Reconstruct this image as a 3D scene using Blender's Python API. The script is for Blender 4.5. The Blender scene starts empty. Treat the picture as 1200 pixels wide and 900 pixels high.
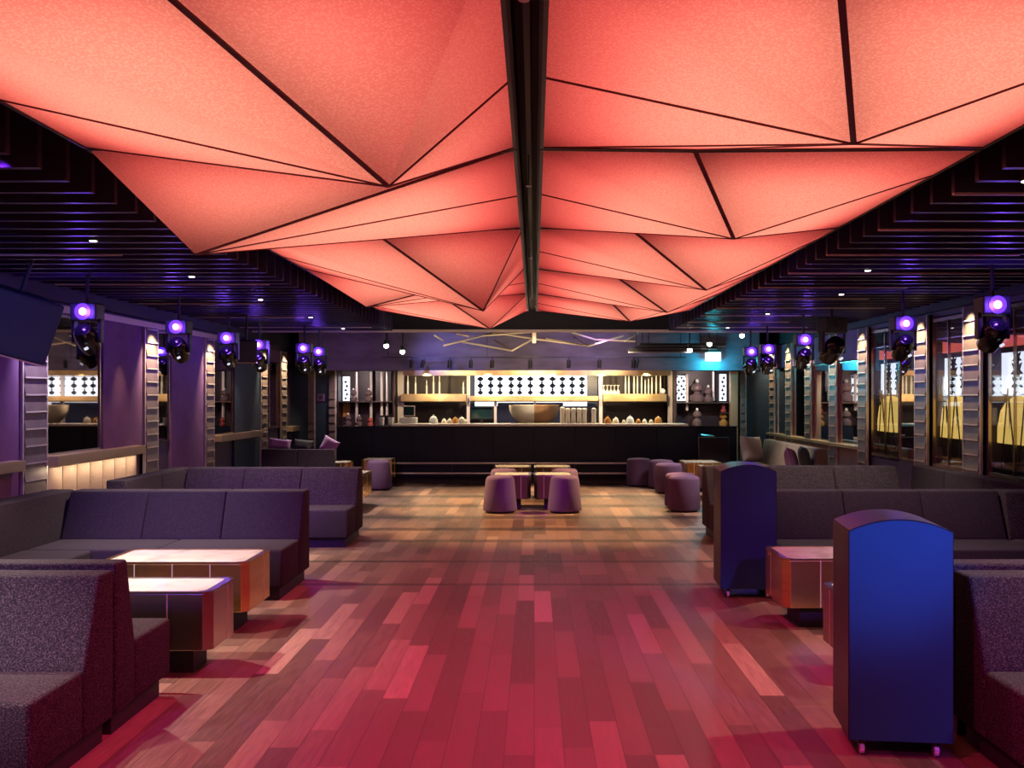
import bpy, bmesh, math, random
from mathutils import Vector, Matrix
random.seed(7)
S = bpy.context.scene
C = S.collection
PI = math.pi
H, FOC, CX, CY = 1.6, 1200.0, 626.0, 464.0        # eye height, focal length in px, vanishing point (1200x900 frame)

# ------------------------------------------------------------------ camera, world, exposure
cam = bpy.data.cameras.new('camera'); camo = bpy.data.objects.new('camera', cam); C.objects.link(camo)
camo.location = (0, 0, H); camo.rotation_euler = (PI/2, 0, 0)
cam.sensor_width = 36; cam.lens = 36.0
cam.shift_x = -(CX-600)/1200; cam.shift_y = (CY-450)/1200
cam.clip_start = 0.05; cam.clip_end = 100
S.camera = camo
S.view_settings.view_transform = 'Standard'; S.view_settings.look = 'None'
S.view_settings.exposure = 0.0; S.view_settings.gamma = 1.0; S.view_settings.use_curve_mapping = False
S.cycles.use_denoising = True
S.cycles.max_bounces = 7; S.cycles.diffuse_bounces = 3; S.cycles.glossy_bounces = 4; S.cycles.transmission_bounces = 4
S.cycles.sample_clamp_indirect = 4.0
S.cycles.caustics_reflective = False; S.cycles.caustics_refractive = False
w = bpy.data.worlds.new('world'); S.world = w; w.use_nodes = True
w.node_tree.nodes['Background'].inputs[0].default_value = (0.02, 0.012, 0.04, 1)
w.node_tree.nodes['Background'].inputs[1].default_value = 0.3

def lamp(kind, loc, power, color, aim=None, size=0.05, angle=70, blend=0.6, sx=None, sy=None):
    d = bpy.data.lights.new('light', kind); d.energy = power; d.color = color
    if kind == 'SPOT':
        d.spot_size = math.radians(angle); d.spot_blend = blend; d.shadow_soft_size = size
    elif kind == 'POINT': d.shadow_soft_size = size
    elif kind == 'AREA':
        d.shape = 'RECTANGLE'; d.size = sx; d.size_y = sy
    o = bpy.data.objects.new('light', d); C.objects.link(o); o.location = loc
    if aim is not None:
        o.rotation_euler = (Vector(aim)-Vector(loc)).to_track_quat('-Z', 'Y').to_euler()
    return o

RED, WARM, VIOLET, BLUE, TEAL = (1, .012, .25), (1, .68, .42), (.22, .05, 1), (.05, .16, 1), (.02, .75, .9)
# red spots added in the black ceiling channel to redden the floor
for y, p in ((1.2, 430), (3.3, 430), (5.4, 370), (7.6, 220), (10.0, 70)):
    lamp('SPOT', (-.028, y, 2.74), p, RED, (-.028, y+.2, 0), .06, 125, .9)
# unseen violet and blue spots from the camera side onto furniture and speaker
lamp('SPOT', (2.5, 1.3, 2.66), 1500, (.012, .22, 1), (1.6, 4.5, 1.12), .1, 20, 1)
lamp('SPOT', (-3.0, 5.2, 2.66), 170, (.03, .12, 1), (-4.2, 8.3, 2.1), .1, 30, 1)
lamp('SPOT', (2.5, 4.6, 2.66), 75, (.22, .09, 1), (1.75, 8.1, 1.1), .1, 24, .9)
lamp('SPOT', (-2.6, 1.2, 2.66), 640, (.22, .06, 1), (-2.9, 5.0, .6), .15, 50, 1)
lamp('SPOT', (-2.6, 4.8, 2.66), 1300, (.26, .03, 1), (-2.9, 8.9, .55), .15, 34, 1)
lamp('SPOT', (-2.6, 7.6, 2.66), 1100, (.42, .03, .95), (-2.9, 11.6, .6), .15, 34, 1)
lamp('SPOT', (-2.2, 9.7, 2.66), 200, (.95, .8, 1), (-2.15, 10.75, .35), .05, 30, .9)  # added pale spot brightening the second left row's seat
lamp('SPOT', (-2.9, 2.9, 2.66), 330, (1, .85, .78), (-2.35, 4.15, .4), .05, 34, .9)  # added warm spot brightening the nearest left seat
lamp('SPOT', (2.6, 1.2, 2.66), 600, (.45, .05, .95), (2.6, 4.8, .6), .15, 40, 1)
lamp('SPOT', (2.6, 4.5, 2.66), 260, (.7, .08, .6), (2.9, 9.0, .6), .15, 40, 1)
lamp('SPOT', (.0, 10.2, 2.74), 620, (.5, .02, .95), (0, 14.1, .3), .1, 17, 1)
lamp('SPOT', (1.0, 13.2, 2.74), 150, (.25, .1, 1), (2.1, 17.8, .3), .1, 30, 1)
# warm downlights between the slats (fixtures are built further down at these places)
DOWN_L = [(-3.1, 3.6, 240), (-3.1, 5.75, 300), (-3.1, 7.2, 260), (-3.13, 9.36, 260), (-3.1, 11.6, 170), (-3.1, 14.2, 230), (-3.1, 16.6, 230)]
DOWN_R = [(3.1, 3.9, 90), (2.5, 5.2, 120), (3.3, 6.4, 150), (2.9, 8.9, 130), (3.3, 11.0, 170), (3.1, 13.6, 260), (3.1, 16.4, 260)]  # second entry added to warm the gold table's front
for x, y, p in DOWN_L+DOWN_R:
    lamp('SPOT', (x, y, 2.66), p*1.9, (1, .86, .72), (x+(.12 if x < 0 else -.12), y, 0), .03, 88, .7)
# unseen warm spots by the inner slat ends, aimed down at the far floor
for x, y, p in ((-2.3, 12.2, 640), (2.18, 12.0, 720), (-2.3, 14.6, 1350), (2.18, 14.6, 1350), (-2.3, 16.6, 1000), (2.18, 16.6, 1000)):
    lamp('SPOT', (x, y, 2.6), p, (1, .66, .28), (x*.35, y+.1, 0), .03, 62, .8)
# bar lights: along the canopy, warm
for x in (-2.1, -.9, .35, 1.3, 2.2):
    lamp('SPOT', (x, 19.9, 1.98), 95, (1, .74, .40), (x, 20.9, 1.45), .03, 110, .6)
    lamp('SPOT', (x, 20.5, 2.08), 50, (1, .74, .40), (x, 19.6, 1.0), .03, 100, .6)
for x in (-1.6, 0, 1.6): lamp('SPOT', (x, 17.7, 2.3), 40, (1, .75, .5), (x*.7, 18.6, 2.7), .03, 120, .8)  # added spots brightening the wire frame
for x in (-3.5, 3.4):
    lamp('SPOT', (x, 20.1, 2.02), 40, (1, .8, .75), (x, 21.1, 1.4), .03, 110, .6)
for x in (-2.2, -1.2, -.1, .9, 1.7, 2.4):
    lamp('SPOT', (x, 19.45, 2.1), 60, (1, .82, .55), (x*1.02, 19.25, 1.1), .03, 100, .7)
# blue-violet wash on the canopy above the bar
lamp('SPOT', (-2.2, 18.2, 2.66), 120, (.25, .25, 1), (-1.6, 20, 2.3), .1, 60, 1)
lamp('SPOT', (1.2, 18.2, 2.66), 85, (.45, .25, .9), (1.0, 20, 2.25), .1, 90, 1)
lamp('SPOT', (-3.8, 18.0, 2.6), 25, (.5, .18, .9), (-3.4, 20, 2.2), .1, 80, 1)
lamp('SPOT', (-.03, 13.95, 2.74), 90, (1, .8, .6), (-.03, 17.4, 2.9), .05, 110, .3)  # added warm spot brightening the pale slat-end trim
# pilaster washes
WASH = []

# ------------------------------------------------------------------ materials
def mat(name, base, rough=.5, metal=0, emit=None, strength=0, noise=None, bump=None, spec=.5, alpha=None):
    m = bpy.data.materials.new(name); m.use_nodes = True
    nt = m.node_tree; b = nt.nodes['Principled BSDF']
    b.inputs['Base Color'].default_value = (*base, 1); b.inputs['Roughness'].default_value = rough
    b.inputs['Metallic'].default_value = metal; b.inputs['Specular IOR Level'].default_value = spec
    if emit: b.inputs['Emission Color'].default_value = (*emit, 1); b.inputs['Emission Strength'].default_value = strength
    if noise or bump:
        tc = nt.nodes.new('ShaderNodeTexCoord'); mp = nt.nodes.new('ShaderNodeMapping'); nt.links.new(tc.outputs['Object'], mp.inputs[0])
    if noise:                                        # (scale, second colour, contrast low, contrast high, stretch)
        sc, c2, lo, hi = noise[:4]
        if len(noise) > 4: mp.inputs['Scale'].default_value = noise[4]
        n = nt.nodes.new('ShaderNodeTexNoise'); n.inputs['Scale'].default_value = sc; n.inputs['Detail'].default_value = 4
        nt.links.new(mp.outputs[0], n.inputs['Vector'])
        r = nt.nodes.new('ShaderNodeValToRGB'); r.color_ramp.elements[0].position = lo; r.color_ramp.elements[1].position = hi
        r.color_ramp.elements[0].color = (*base, 1); r.color_ramp.elements[1].color = (*c2, 1)
        nt.links.new(n.outputs['Fac'], r.inputs[0]); nt.links.new(r.outputs[0], b.inputs['Base Color'])
    if bump:
        n2 = nt.nodes.new('ShaderNodeTexNoise'); n2.inputs['Scale'].default_value = bump[0]; n2.inputs['Detail'].default_value = 3
        nt.links.new(mp.outputs[0], n2.inputs['Vector'])
        bp = nt.nodes.new('ShaderNodeBump'); bp.inputs['Strength'].default_value = bump[1]; bp.inputs['Distance'].default_value = .005
        nt.links.new(n2.outputs['Fac'], bp.inputs['Height']); nt.links.new(bp.outputs[0], b.inputs['Normal'])
    return m

M = {}
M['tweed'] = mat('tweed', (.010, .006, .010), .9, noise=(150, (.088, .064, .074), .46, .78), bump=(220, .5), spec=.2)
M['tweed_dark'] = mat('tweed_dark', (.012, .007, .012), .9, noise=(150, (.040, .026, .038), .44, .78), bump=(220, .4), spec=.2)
M['leather'] = mat('leather', (.11, .078, .062), .5, noise=(30, (.15, .11, .085), .4, .7), bump=(60, .15))
M['flute'] = mat('flute_fabric', (.36, .27, .2), .7, noise=(40, (.44, .33, .25), .4, .7))
M['plinth'] = mat('plinth', (.008, .006, .008), .6)
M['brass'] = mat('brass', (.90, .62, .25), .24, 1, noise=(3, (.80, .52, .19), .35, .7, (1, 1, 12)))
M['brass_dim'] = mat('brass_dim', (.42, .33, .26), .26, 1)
M['brass_bar'] = mat('brass_bar', (.86, .66, .34), .3, 1, noise=(5, (.7, .5, .22), .4, .7))
M['marble'] = mat('marble', (.56, .52, .48), .12, noise=(4, (.30, .27, .25), .48, .78))
M['ottoman'] = mat('ottoman_fabric', (.085, .045, .10), .85, noise=(120, (.12, .065, .14), .4, .7), bump=(180, .3), spec=.2)
M['cart'] = mat('cart_laminate', (.006, .038, .095), .55, noise=(2.2, (.005, .03, .08), .3, .8), spec=.3)
M['cart_edge'] = mat('cart_edge', (.012, .006, .011), .4, spec=.25)
M['rubber'] = mat('caster_plastic', (.55, .5, .6), .3)
M['black'] = mat('black_metal', (.012, .012, .015), .4)
M['trough'] = mat('trough_black', (.006, .005, .007), .55, spec=.2)
M['rail_metal'] = mat('rail_metal', (.6, .52, .46), .4, .3)
M['trim_pale'] = mat('trim_pale', (.72, .6, .5), .5)
M['bronze_dark'] = mat('bronze_dark', (.16, .12, .10), .3, 1)
M['black_gloss'] = mat('black_gloss', (.01, .009, .012), .14)
M['slat'] = mat('slat_lacquer', (.048, .042, .085), .36)
M['alu'] = mat('aluminium_edge', (.6, .55, .55), .3, 1)
M['ceil'] = mat('ceiling_paint', (.012, .01, .014), .7)
M['ceil_gloss'] = mat('ceiling_gloss', (.02, .017, .022), .15)
M['wall'] = mat('wall_paint', (.05, .03, .06), .6, noise=(6, (.06, .036, .07), .3, .7))
M['purple'] = mat('purple_plaster', (.19, .085, .20), .7, noise=(5, (.15, .065, .17), .3, .7))
M['teal'] = mat('dark_blue_paint', (.010, .026, .05), .6)
M['canopy'] = mat('canopy_paint', (.16, .13, .2), .6, noise=(1.5, (.09, .07, .12), .4, .65, (1, 1, 3)))
M['tile'] = mat('pilaster_bronze', (.16, .118, .098), .45, .2, noise=(8, (.12, .088, .074), .3, .7))
M['tile_edge'] = mat('pilaster_edge', (.70, .60, .54), .35, .5)
M['mirror'] = mat('mirror_glass', (.78, .74, .74), .02, 1)
M['mirror_dark'] = mat('smoked_mirror', (.30, .26, .29), .02, 1)
M['tan'] = mat('ledge_timber', (.42, .3, .2), .5, noise=(8, (.34, .24, .16), .3, .7, (1, 8, 1)))
M['gold_strip'] = mat('gold_ledge', (.78, .60, .38), .32, .8)
M['counter'] = mat('counter_front', (.004, .009, .02), .45, noise=(3, (.006, .012, .026), .3, .7), spec=.25)
M['stone'] = mat('counter_stone', (.7, .66, .6), .2)
M['post'] = mat('post_metal', (.72, .66, .66), .3, .4)
M['backbar'] = mat('backbar_panel', (.022, .008, .014), .45)
M['glassy'] = mat('frosted_glass', (.78, .78, .76), .15)
M['cream'] = mat('cream_ceramic', (.85, .78, .62), .35)
M['copper'] = mat('copper', (.62, .36, .18), .35, .6)  # colour of the display bowl's shaded half
M['amber'] = mat('amber_glass', (.45, .2, .05), .1)
M['smoke'] = mat('smoky_bottle', (.13, .085, .09), .12)
M['redglass'] = mat('red_bottle', (.4, .07, .06), .15)
M['white'] = mat('white_plastic', (.75, .75, .74), .4)
M['screen'] = mat('dark_screen', (.01, .03, .035), .1)
M['dark_bead'] = mat('dark_bead', (.012, .016, .045), .25)
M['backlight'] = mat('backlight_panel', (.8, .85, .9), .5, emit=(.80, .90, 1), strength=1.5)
M['bluecut'] = mat('blue_panel', (.03, .05, .14), .3)
M['pillow_pale'] = mat('pillow_pale', (.42, .37, .38), .85, bump=(90, .3))
M['pillow_purple'] = mat('pillow_purple', (.26, .15, .28), .85, bump=(90, .3))
M['pillow_black'] = mat('pillow_black', (.012, .01, .014), .8)
M['speaker'] = mat('speaker_paint', (.015, .04, .10), .5)
M['violet_led'] = mat('violet_led', (.2, .05, .8), .4, emit=(.45, .22, 1), strength=8)
M['violet_halo'] = mat('violet_halo', (.06, .03, .2), .3, emit=(.12, .04, .9), strength=1.0)
M['lamp_white'] = mat('lamp_white', (1, 1, 1), .4, emit=(1, .93, .82), strength=14)
M['glint'] = mat('painted_glint', (.8, .85, .9), .1, emit=(.8, .86, 1), strength=.9)
M['exit'] = mat('exit_face', (.8, 1, .95), .4, emit=(.75, 1, .95), strength=3.0)
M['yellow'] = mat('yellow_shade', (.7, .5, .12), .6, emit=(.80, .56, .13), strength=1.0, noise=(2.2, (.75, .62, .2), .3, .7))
M['red_reflection'] = mat('red_reflection', (.8, .1, .1), .6, emit=(.9, .16, .12), strength=.7)
M['wire'] = mat('wire_brass', (.8, .68, .48), .35, .5)
M['seam'] = mat('seam_frame', (.10, .006, .018), .6)
M['housing'] = mat('lightbox_housing', (.05, .01, .014), .6)

def floor_mat():
    m = bpy.data.materials.new('oak_planks'); m.use_nodes = True; nt = m.node_tree; b = nt.nodes['Principled BSDF']
    N = nt.nodes.new; L = nt.links.new
    tc = N('ShaderNodeTexCoord'); sp = N('ShaderNodeSeparateXYZ'); L(tc.outputs['Object'], sp.inputs[0])
    def math_(op, a, bb, c=None):
        n = N('ShaderNodeMath'); n.operation = op
        for i, v in enumerate((a, bb, c)):
            if v is None: continue
            if isinstance(v, (int, float)): n.inputs[i].default_value = v
            else: L(v, n.inputs[i])
        return n.outputs[0]
    PW, PL = .134, 1.15
    xi = math_('DIVIDE', sp.outputs[0], PW); col = math_('FLOOR', xi, 0); fx = math_('SUBTRACT', xi, col)
    wn = N('ShaderNodeTexWhiteNoise'); wn.noise_dimensions = '1D'; L(col, wn.inputs['W'])
    yo = math_('MULTIPLY_ADD', wn.outputs['Value'], 7.3, sp.outputs[1]); yi = math_('DIVIDE', yo, PL)
    row = math_('FLOOR', yi, 0); fy = math_('SUBTRACT', yi, row)
    cmb = N('ShaderNodeCombineXYZ'); L(col, cmb.inputs[0]); L(row, cmb.inputs[1])
    wn2 = N('ShaderNodeTexWhiteNoise'); wn2.noise_dimensions = '2D'; L(cmb.outputs[0], wn2.inputs['Vector'])
    ramp = N('ShaderNodeValToRGB'); cr = ramp.color_ramp
    cols = [(0, (.085, .046, .036)), (.3, (.125, .068, .052)), (.6, (.165, .092, .070)), (.88, (.23, .13, .096)), (.985, (.32, .20, .15))]
    cr.elements[0].position = 0; cr.elements[0].color = (*cols[0][1], 1); cr.elements[1].position = cols[4][0]; cr.elements[1].color = (*cols[4][1], 1)
    for p, c in cols[1:4]:
        e = cr.elements.new(p); e.color = (*c, 1)
    L(wn2.outputs['Value'], ramp.inputs[0])
    mp = N('ShaderNodeMapping'); mp.inputs['Scale'].default_value = (14, 1.1, 1); L(tc.outputs['Object'], mp.inputs[0])
    off = N('ShaderNodeVectorMath'); off.operation = 'ADD'; L(mp.outputs[0], off.inputs[0]); L(wn2.outputs['Color'], off.inputs[1])
    gr = N('ShaderNodeTexNoise'); gr.inputs['Scale'].default_value = 5; gr.inputs['Detail'].default_value = 6; L(off.outputs[0], gr.inputs['Vector'])
    g2 = math_('MULTIPLY_ADD', gr.outputs['Fac'], .75, .34)
    # seams between boards, and dark bands painting the shadow stripes across the far floor
    ex = math_('MINIMUM', fx, math_('SUBTRACT', 1, fx)); ey = math_('MULTIPLY', math_('MINIMUM', fy, math_('SUBTRACT', 1, fy)), PL/PW)
    e = math_('MINIMUM', ex, ey); seam = math_('MULTIPLY_ADD', math_('GREATER_THAN', e, .018), .5, .5)
    tot = math_('MULTIPLY', g2, seam)
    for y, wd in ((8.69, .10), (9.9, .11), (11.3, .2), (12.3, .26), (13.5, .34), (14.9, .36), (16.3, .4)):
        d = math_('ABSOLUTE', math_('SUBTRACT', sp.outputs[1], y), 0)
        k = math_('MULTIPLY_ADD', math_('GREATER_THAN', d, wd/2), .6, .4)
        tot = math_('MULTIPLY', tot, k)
    mx = N('ShaderNodeVectorMath'); mx.operation = 'SCALE'; L(ramp.outputs[0], mx.inputs[0]); L(tot, mx.inputs['Scale'])
    L(mx.outputs[0], b.inputs['Base Color']); b.inputs['Specular IOR Level'].default_value = .3
    L(math_('MULTIPLY_ADD', gr.outputs['Fac'], .25, .33), b.inputs['Roughness'])
    bp = N('ShaderNodeBump'); bp.inputs['Strength'].default_value = .25; bp.inputs['Distance'].default_value = .004
    L(math_('MULTIPLY', gr.outputs['Fac'], seam), bp.inputs['Height']); L(bp.outputs[0], b.inputs['Normal'])
    return m
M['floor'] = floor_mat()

def membrane_mat():
    m = bpy.data.materials.new('backlit_fabric'); m.use_nodes = True; nt = m.node_tree
    nt.nodes.remove(nt.nodes['Principled BSDF']); out = nt.nodes['Material Output']
    tr = nt.nodes.new('ShaderNodeBsdfTranslucent')
    tc = nt.nodes.new('ShaderNodeTexCoord'); v = nt.nodes.new('ShaderNodeTexVoronoi'); v.inputs['Scale'].default_value = 95
    nt.links.new(tc.outputs['Object'], v.inputs['Vector'])
    r = nt.nodes.new('ShaderNodeValToRGB'); r.color_ramp.elements[0].position = .15; r.color_ramp.elements[1].position = .6
    r.color_ramp.elements[0].color = (1, .92, .86, 1); r.color_ramp.elements[1].color = (.86, .66, .62, 1)
    nt.links.new(v.outputs['Distance'], r.inputs[0]); nt.links.new(r.outputs[0], tr.inputs['Color'])
    nt.links.new(tr.outputs[0], out.inputs['Surface'])
    return m
M['membrane'] = membrane_mat()

def glass_mat():
    m = bpy.data.materials.new('cabinet_glass'); m.use_nodes = True; nt = m.node_tree
    nt.nodes.remove(nt.nodes['Principled BSDF']); out = nt.nodes['Material Output']
    t = nt.nodes.new('ShaderNodeBsdfTransparent'); g = nt.nodes.new('ShaderNodeBsdfGlossy'); g.inputs['Roughness'].default_value = .02
    mx = nt.nodes.new('ShaderNodeMixShader'); mx.inputs[0].default_value = .14
    t.inputs[0].default_value = (.9, .9, .92, 1)
    nt.links.new(t.outputs[0], mx.inputs[1]); nt.links.new(g.outputs[0], mx.inputs[2]); nt.links.new(mx.outputs[0], out.inputs['Surface'])
    return m
M['glass'] = glass_mat()

# ------------------------------------------------------------------ geometry helpers
def at(px, py, Y): return Vector(((px-CX)*Y/FOC, Y, H-(py-CY)*Y/FOC))
def bmn(): return bmesh.new()
def box(bm, x0, x1, y0, y1, z0, z1, bev=0):
    t = bmesh.new()
    vs = [t.verts.new(p) for p in ((x0,y0,z0),(x1,y0,z0),(x1,y1,z0),(x0,y1,z0),(x0,y0,z1),(x1,y0,z1),(x1,y1,z1),(x0,y1,z1))]
    for f in ((0,3,2,1),(4,5,6,7),(0,1,5,4),(1,2,6,5),(2,3,7,6),(3,0,4,7)): t.faces.new([vs[i] for i in f])
    if bev: bmesh.ops.bevel(t, geom=t.edges[:], offset=bev, segments=3, affect='EDGES', profile=.5)
    merge(bm, t); return bm
def merge(bm, t):
    mp = {}
    for v in t.verts: mp[v] = bm.verts.new(v.co)
    for f in t.faces:
        try: bm.faces.new([mp[v] for v in f.verts])
        except ValueError: pass
    t.free()
def prism(bm, poly, axis, a0, a1, bev=0):
    """polygon in the two other axes, extruded along axis ('X','Y','Z')"""
    def p3(u, v, a): return {'X': (a, u, v), 'Y': (u, a, v), 'Z': (u, v, a)}[axis]
    t = bmesh.new()
    lo = [t.verts.new(p3(u, v, a0)) for u, v in poly]; hi = [t.verts.new(p3(u, v, a1)) for u, v in poly]
    n = len(poly)
    t.faces.new(lo[::-1]); t.faces.new(hi)
    for i in range(n): t.faces.new((lo[i], lo[(i+1) % n], hi[(i+1) % n], hi[i]))
    bmesh.ops.recalc_face_normals(t, faces=t.faces[:])
    if bev: bmesh.ops.bevel(t, geom=t.edges[:], offset=bev, segments=3, affect='EDGES', profile=.5)
    merge(bm, t); return bm
def lathe(bm, prof, cx=0, cy=0, z0=0, n=24, M4=None):
    rings = []
    for r, z in prof:
        ring = []
        for k in range(n):
            a = 2*PI*k/n; co = Vector((r*math.cos(a), r*math.sin(a), z))
            if M4: co = M4 @ co
            ring.append(bm.verts.new(co+Vector((cx, cy, z0))))
        rings.append(ring)
    for a, b in zip(rings, rings[1:]):
        for k in range(n): bm.faces.new((a[k], a[(k+1) % n], b[(k+1) % n], b[k]))
    bm.faces.new(rings[0][::-1]); bm.faces.new(rings[-1]); return bm
def tube(bm, pts, r, n=8):
    pts = [Vector(p) for p in pts]
    for a, b in zip(pts, pts[1:]):
        d = (b-a); L = d.length
        if L < 1e-6: continue
        q = d.to_track_quat('Z', 'Y').to_matrix().to_4x4()
        lathe(bm, [(r, 0), (r, L)], a.x, a.y, a.z, n, q)
    return bm
def obj(name, bm, m, parent=None, smooth=False, loc=None):
    me = bpy.data.meshes.new(name); bm.normal_update(); bm.to_mesh(me); bm.free()
    me.materials.append(M[m] if isinstance(m, str) else m)
    if smooth:
        for p in me.polygons: p.use_smooth = True
        try: me.set_sharp_from_angle(angle=math.radians(40))
        except Exception: pass
    o = bpy.data.objects.new(name, me); C.objects.link(o)
    if parent: o.parent = parent
    if loc: o.location = loc
    return o
def tag(o, label, cat, group=None):
    o['label'] = label; o['category'] = cat
    if group: o['group'] = group
    return o
def thing(name, label, cat, loc=(0, 0, 0), rz=0, group=None):
    o = bpy.data.objects.new(name, None); C.objects.link(o); o.location = loc; o.rotation_euler = (0, 0, rz); o.empty_display_size = .1
    return tag(o, label, cat, group)
def struct(name, bm, m, parent=None):
    o = obj(name, bm, m, parent)
    if not parent: o['kind'] = 'structure'
    return o
def dup(root, loc, rz=0, label=None, group=None, scale=None):
    r = root.copy(); C.objects.link(r); r.location = loc; r.rotation_euler = (0, 0, rz)
    if scale: r.scale = scale
    if label: r['label'] = label
    if group: r['group'] = group
    for ch in list(root.children):
        c = ch.copy(); C.objects.link(c); c.parent = r
        for g in ch.children:
            d = g.copy(); C.objects.link(d); d.parent = c
    return r
_ones = 'zeroth first second third fourth fifth sixth seventh eighth ninth tenth eleventh twelfth thirteenth fourteenth fifteenth sixteenth seventeenth eighteenth nineteenth'.split()
def nth(k):
    if k < 20: return _ones[k]
    t, u = divmod(k, 10); tens = {2: 'twent', 3: 'thirt', 4: 'fort', 5: 'fift'}[t]
    return tens+'ieth' if u == 0 else tens+'y-'+_ones[u]

# ------------------------------------------------------------------ room shell
WX, Y0R, Y1R = 4.9, -3.2, 22.4
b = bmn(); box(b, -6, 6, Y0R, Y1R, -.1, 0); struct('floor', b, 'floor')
b = bmn(); box(b, -6, 6, Y0R, Y1R, 3.2, 3.3); struct('ceiling', b, 'ceil')
b = bmn(); box(b, -6, 6, Y0R-.1, Y0R, 0, 3.3); struct('wall_front', b, 'wall')
b = bmn(); box(b, -6, 6, Y1R, Y1R+.1, 0, 3.3); struct('wall_back', b, 'backbar')
b = bmn(); box(b, -5.1, -WX, Y0R, Y1R, 0, 3.2); struct('wall_left', b, 'wall')
# right wall: solid but for three glazed niches
NICHE = [(9.85, 11.03), (11.64, 12.56), (13.74, 14.86)]
b = bmn(); box(b, 5.5, 5.6, Y0R, Y1R, 0, 3.2); box(b, WX, 5.5, Y0R, Y1R, 0, .72); box(b, WX, 5.5, Y0R, Y1R, 2.56, 3.2)
ys = [Y0R]+[v for n in NICHE for v in n]+[Y1R]
for k in range(0, len(ys), 2): box(b, WX, 5.5, ys[k], ys[k+1], .72, 2.56)
struct('wall_right', b, 'wall')
b = bmn(); box(b, -WX, -4.86, Y0R, 22.3, 0, .1); struct('baseboard_left', b, 'black')
b = bmn(); box(b, 4.86, WX, Y0R, 22.3, 0, .1); struct('baseboard_right', b, 'black')
b = bmn(); box(b, -WX, -4.84, 9.2, 17.6, 2.46, 2.53); struct('trim_1', b, 'gold_strip')      # pelmet on top of the left wall
b = bmn(); box(b, -WX, -4.80, Y0R, 22.3, 2.56, 3.2); struct('trim_2', b, 'ceil')
b = bmn(); box(b, 4.82, WX, Y0R, 22.3, 2.62, 3.2); struct('trim_3', b, 'ceil')
b = bmn(); box(b, -WX, WX, 17.42, 17.5, 2.685, 2.73); struct('trim_4', b, 'trim_pale')      # brass edge where the slats stop
b = bmn(); box(b, -WX, WX, 17.5, 17.56, 2.725, 3.2); struct('trim_5', b, 'ceil')
b = bmn(); box(b, -WX, WX, 17.56, 20.0, 2.98, 3.02); struct('trim_6', b, 'ceil_gloss')       # glossy ceiling over the bar front
b = bmn(); box(b, -WX, WX, Y0R, 17.42, 3.04, 3.08); struct('trim_7', b, 'ceil')

# ------------------------------------------------------------------ folded light ceiling
ZT = 2.775
MODS = [(-2.05, None, None), (.25, None, None), (2.55, 'r0', 'l0'), (4.85, 'r1', 'l1'), (7.15, 'r2', 'l2'), (9.45, 'r3', 'l3'), (11.75, 'r4', 'l4')]
# per half: V, P (x on near edge, z), N (x, y-offset), M (y-offset), next P
R = {'r0': dict(V=(1.17, 3.75, 2.525), P=(.755, 2.77), n=.55, m=1.22), 'r1': dict(V=(1.18, 6.05, 2.53), P=(.764, 2.765), n=.58, m=1.1),
     'r2': dict(V=(1.40, 8.35, 2.465), P=(.676, 2.77), n=.5, m=1.15), 'r3': dict(V=(1.38, 10.65, 2.47), P=(.776, 2.69), n=.5, m=1.2),
     'r4': dict(V=(1.21, 12.95, 2.545), P=(.90, 2.66), n=.5, m=1.2), 'r5': dict(P=(.47, 2.775))}
L_ = {'l0': dict(V=(-.57, 4.0, 2.42), P=(-1.11, 2.77), n=1.5, m=1.26), 'l1': dict(V=(-2.0, 6.05, 2.436), P=(-.13, 2.765), n=.6, m=1.15),
      'l2': dict(V=(-.43, 8.65, 2.32), P=(-1.11, 2.74), n=1.48, m=.12), 'l3': dict(V=(-1.74, 10.65, 2.527), P=(-.13, 2.78), n=.6, m=1.15),
      'l4': dict(V=(-.56, 12.95, 2.45), P=(-1.07, 2.75), n=1.5, m=.1), 'l5': dict(P=(-.5, 2.775))}
MODS[0] = (-2.05, dict(V=(1.17, -.85, 2.525), P=(.755, 2.77), n=.55, m=1.22), dict(V=(-1.7, -.85, 2.45), P=(-.3, 2.77), n=.6, m=1.15))
MODS[1] = (.25, dict(V=(1.17, 1.45, 2.525), P=(.755, 2.77), n=.55, m=1.22), dict(V=(-1.9, 1.45, 2.45), P=(-.3, 2.77), n=.6, m=1.15))
XCL, XCR, XO = -.092, .036, 2.12
def bar(bm, a, b_, wd, ht):
    """square batten under the edge a-b"""
    a, b_ = Vector(a), Vector(b_); d = (b_-a).normalized(); s = d.cross(Vector((0, 0, 1))).normalized()*wd/2; u = Vector((0, 0, ht))
    vs = [bm.verts.new(p) for p in (a-s-u, a+s-u, b_+s-u, b_-s-u, a-s+u*.3, a+s+u*.3, b_+s+u*.3, b_-s+u*.3)]
    for f in ((0,3,2,1),(4,5,6,7),(0,1,5,4),(1,2,6,5),(2,3,7,6),(3,0,4,7)): bm.faces.new([vs[i] for i in f])
def plate(bm, a, b_, ztop):
    a, b_ = Vector(a), Vector(b_); d = (b_-a); d.z = 0; d.normalize(); s = Vector((-d.y, d.x, 0))*.004
    lo = Vector((0, 0, .012))
    vs = [bm.verts.new(p) for p in (a-s+lo, a+s+lo, b_+s+lo, b_-s+lo, Vector((a.x, a.y, ztop))-s, Vector((a.x, a.y, ztop))+s, Vector((b_.x, b_.y, ztop))+s, Vector((b_.x, b_.y, ztop))-s)]
    for f in ((0,3,2,1),(4,5,6,7),(0,1,5,4),(1,2,6,5),(2,3,7,6),(3,0,4,7)): bm.faces.new([vs[i] for i in f])
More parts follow.
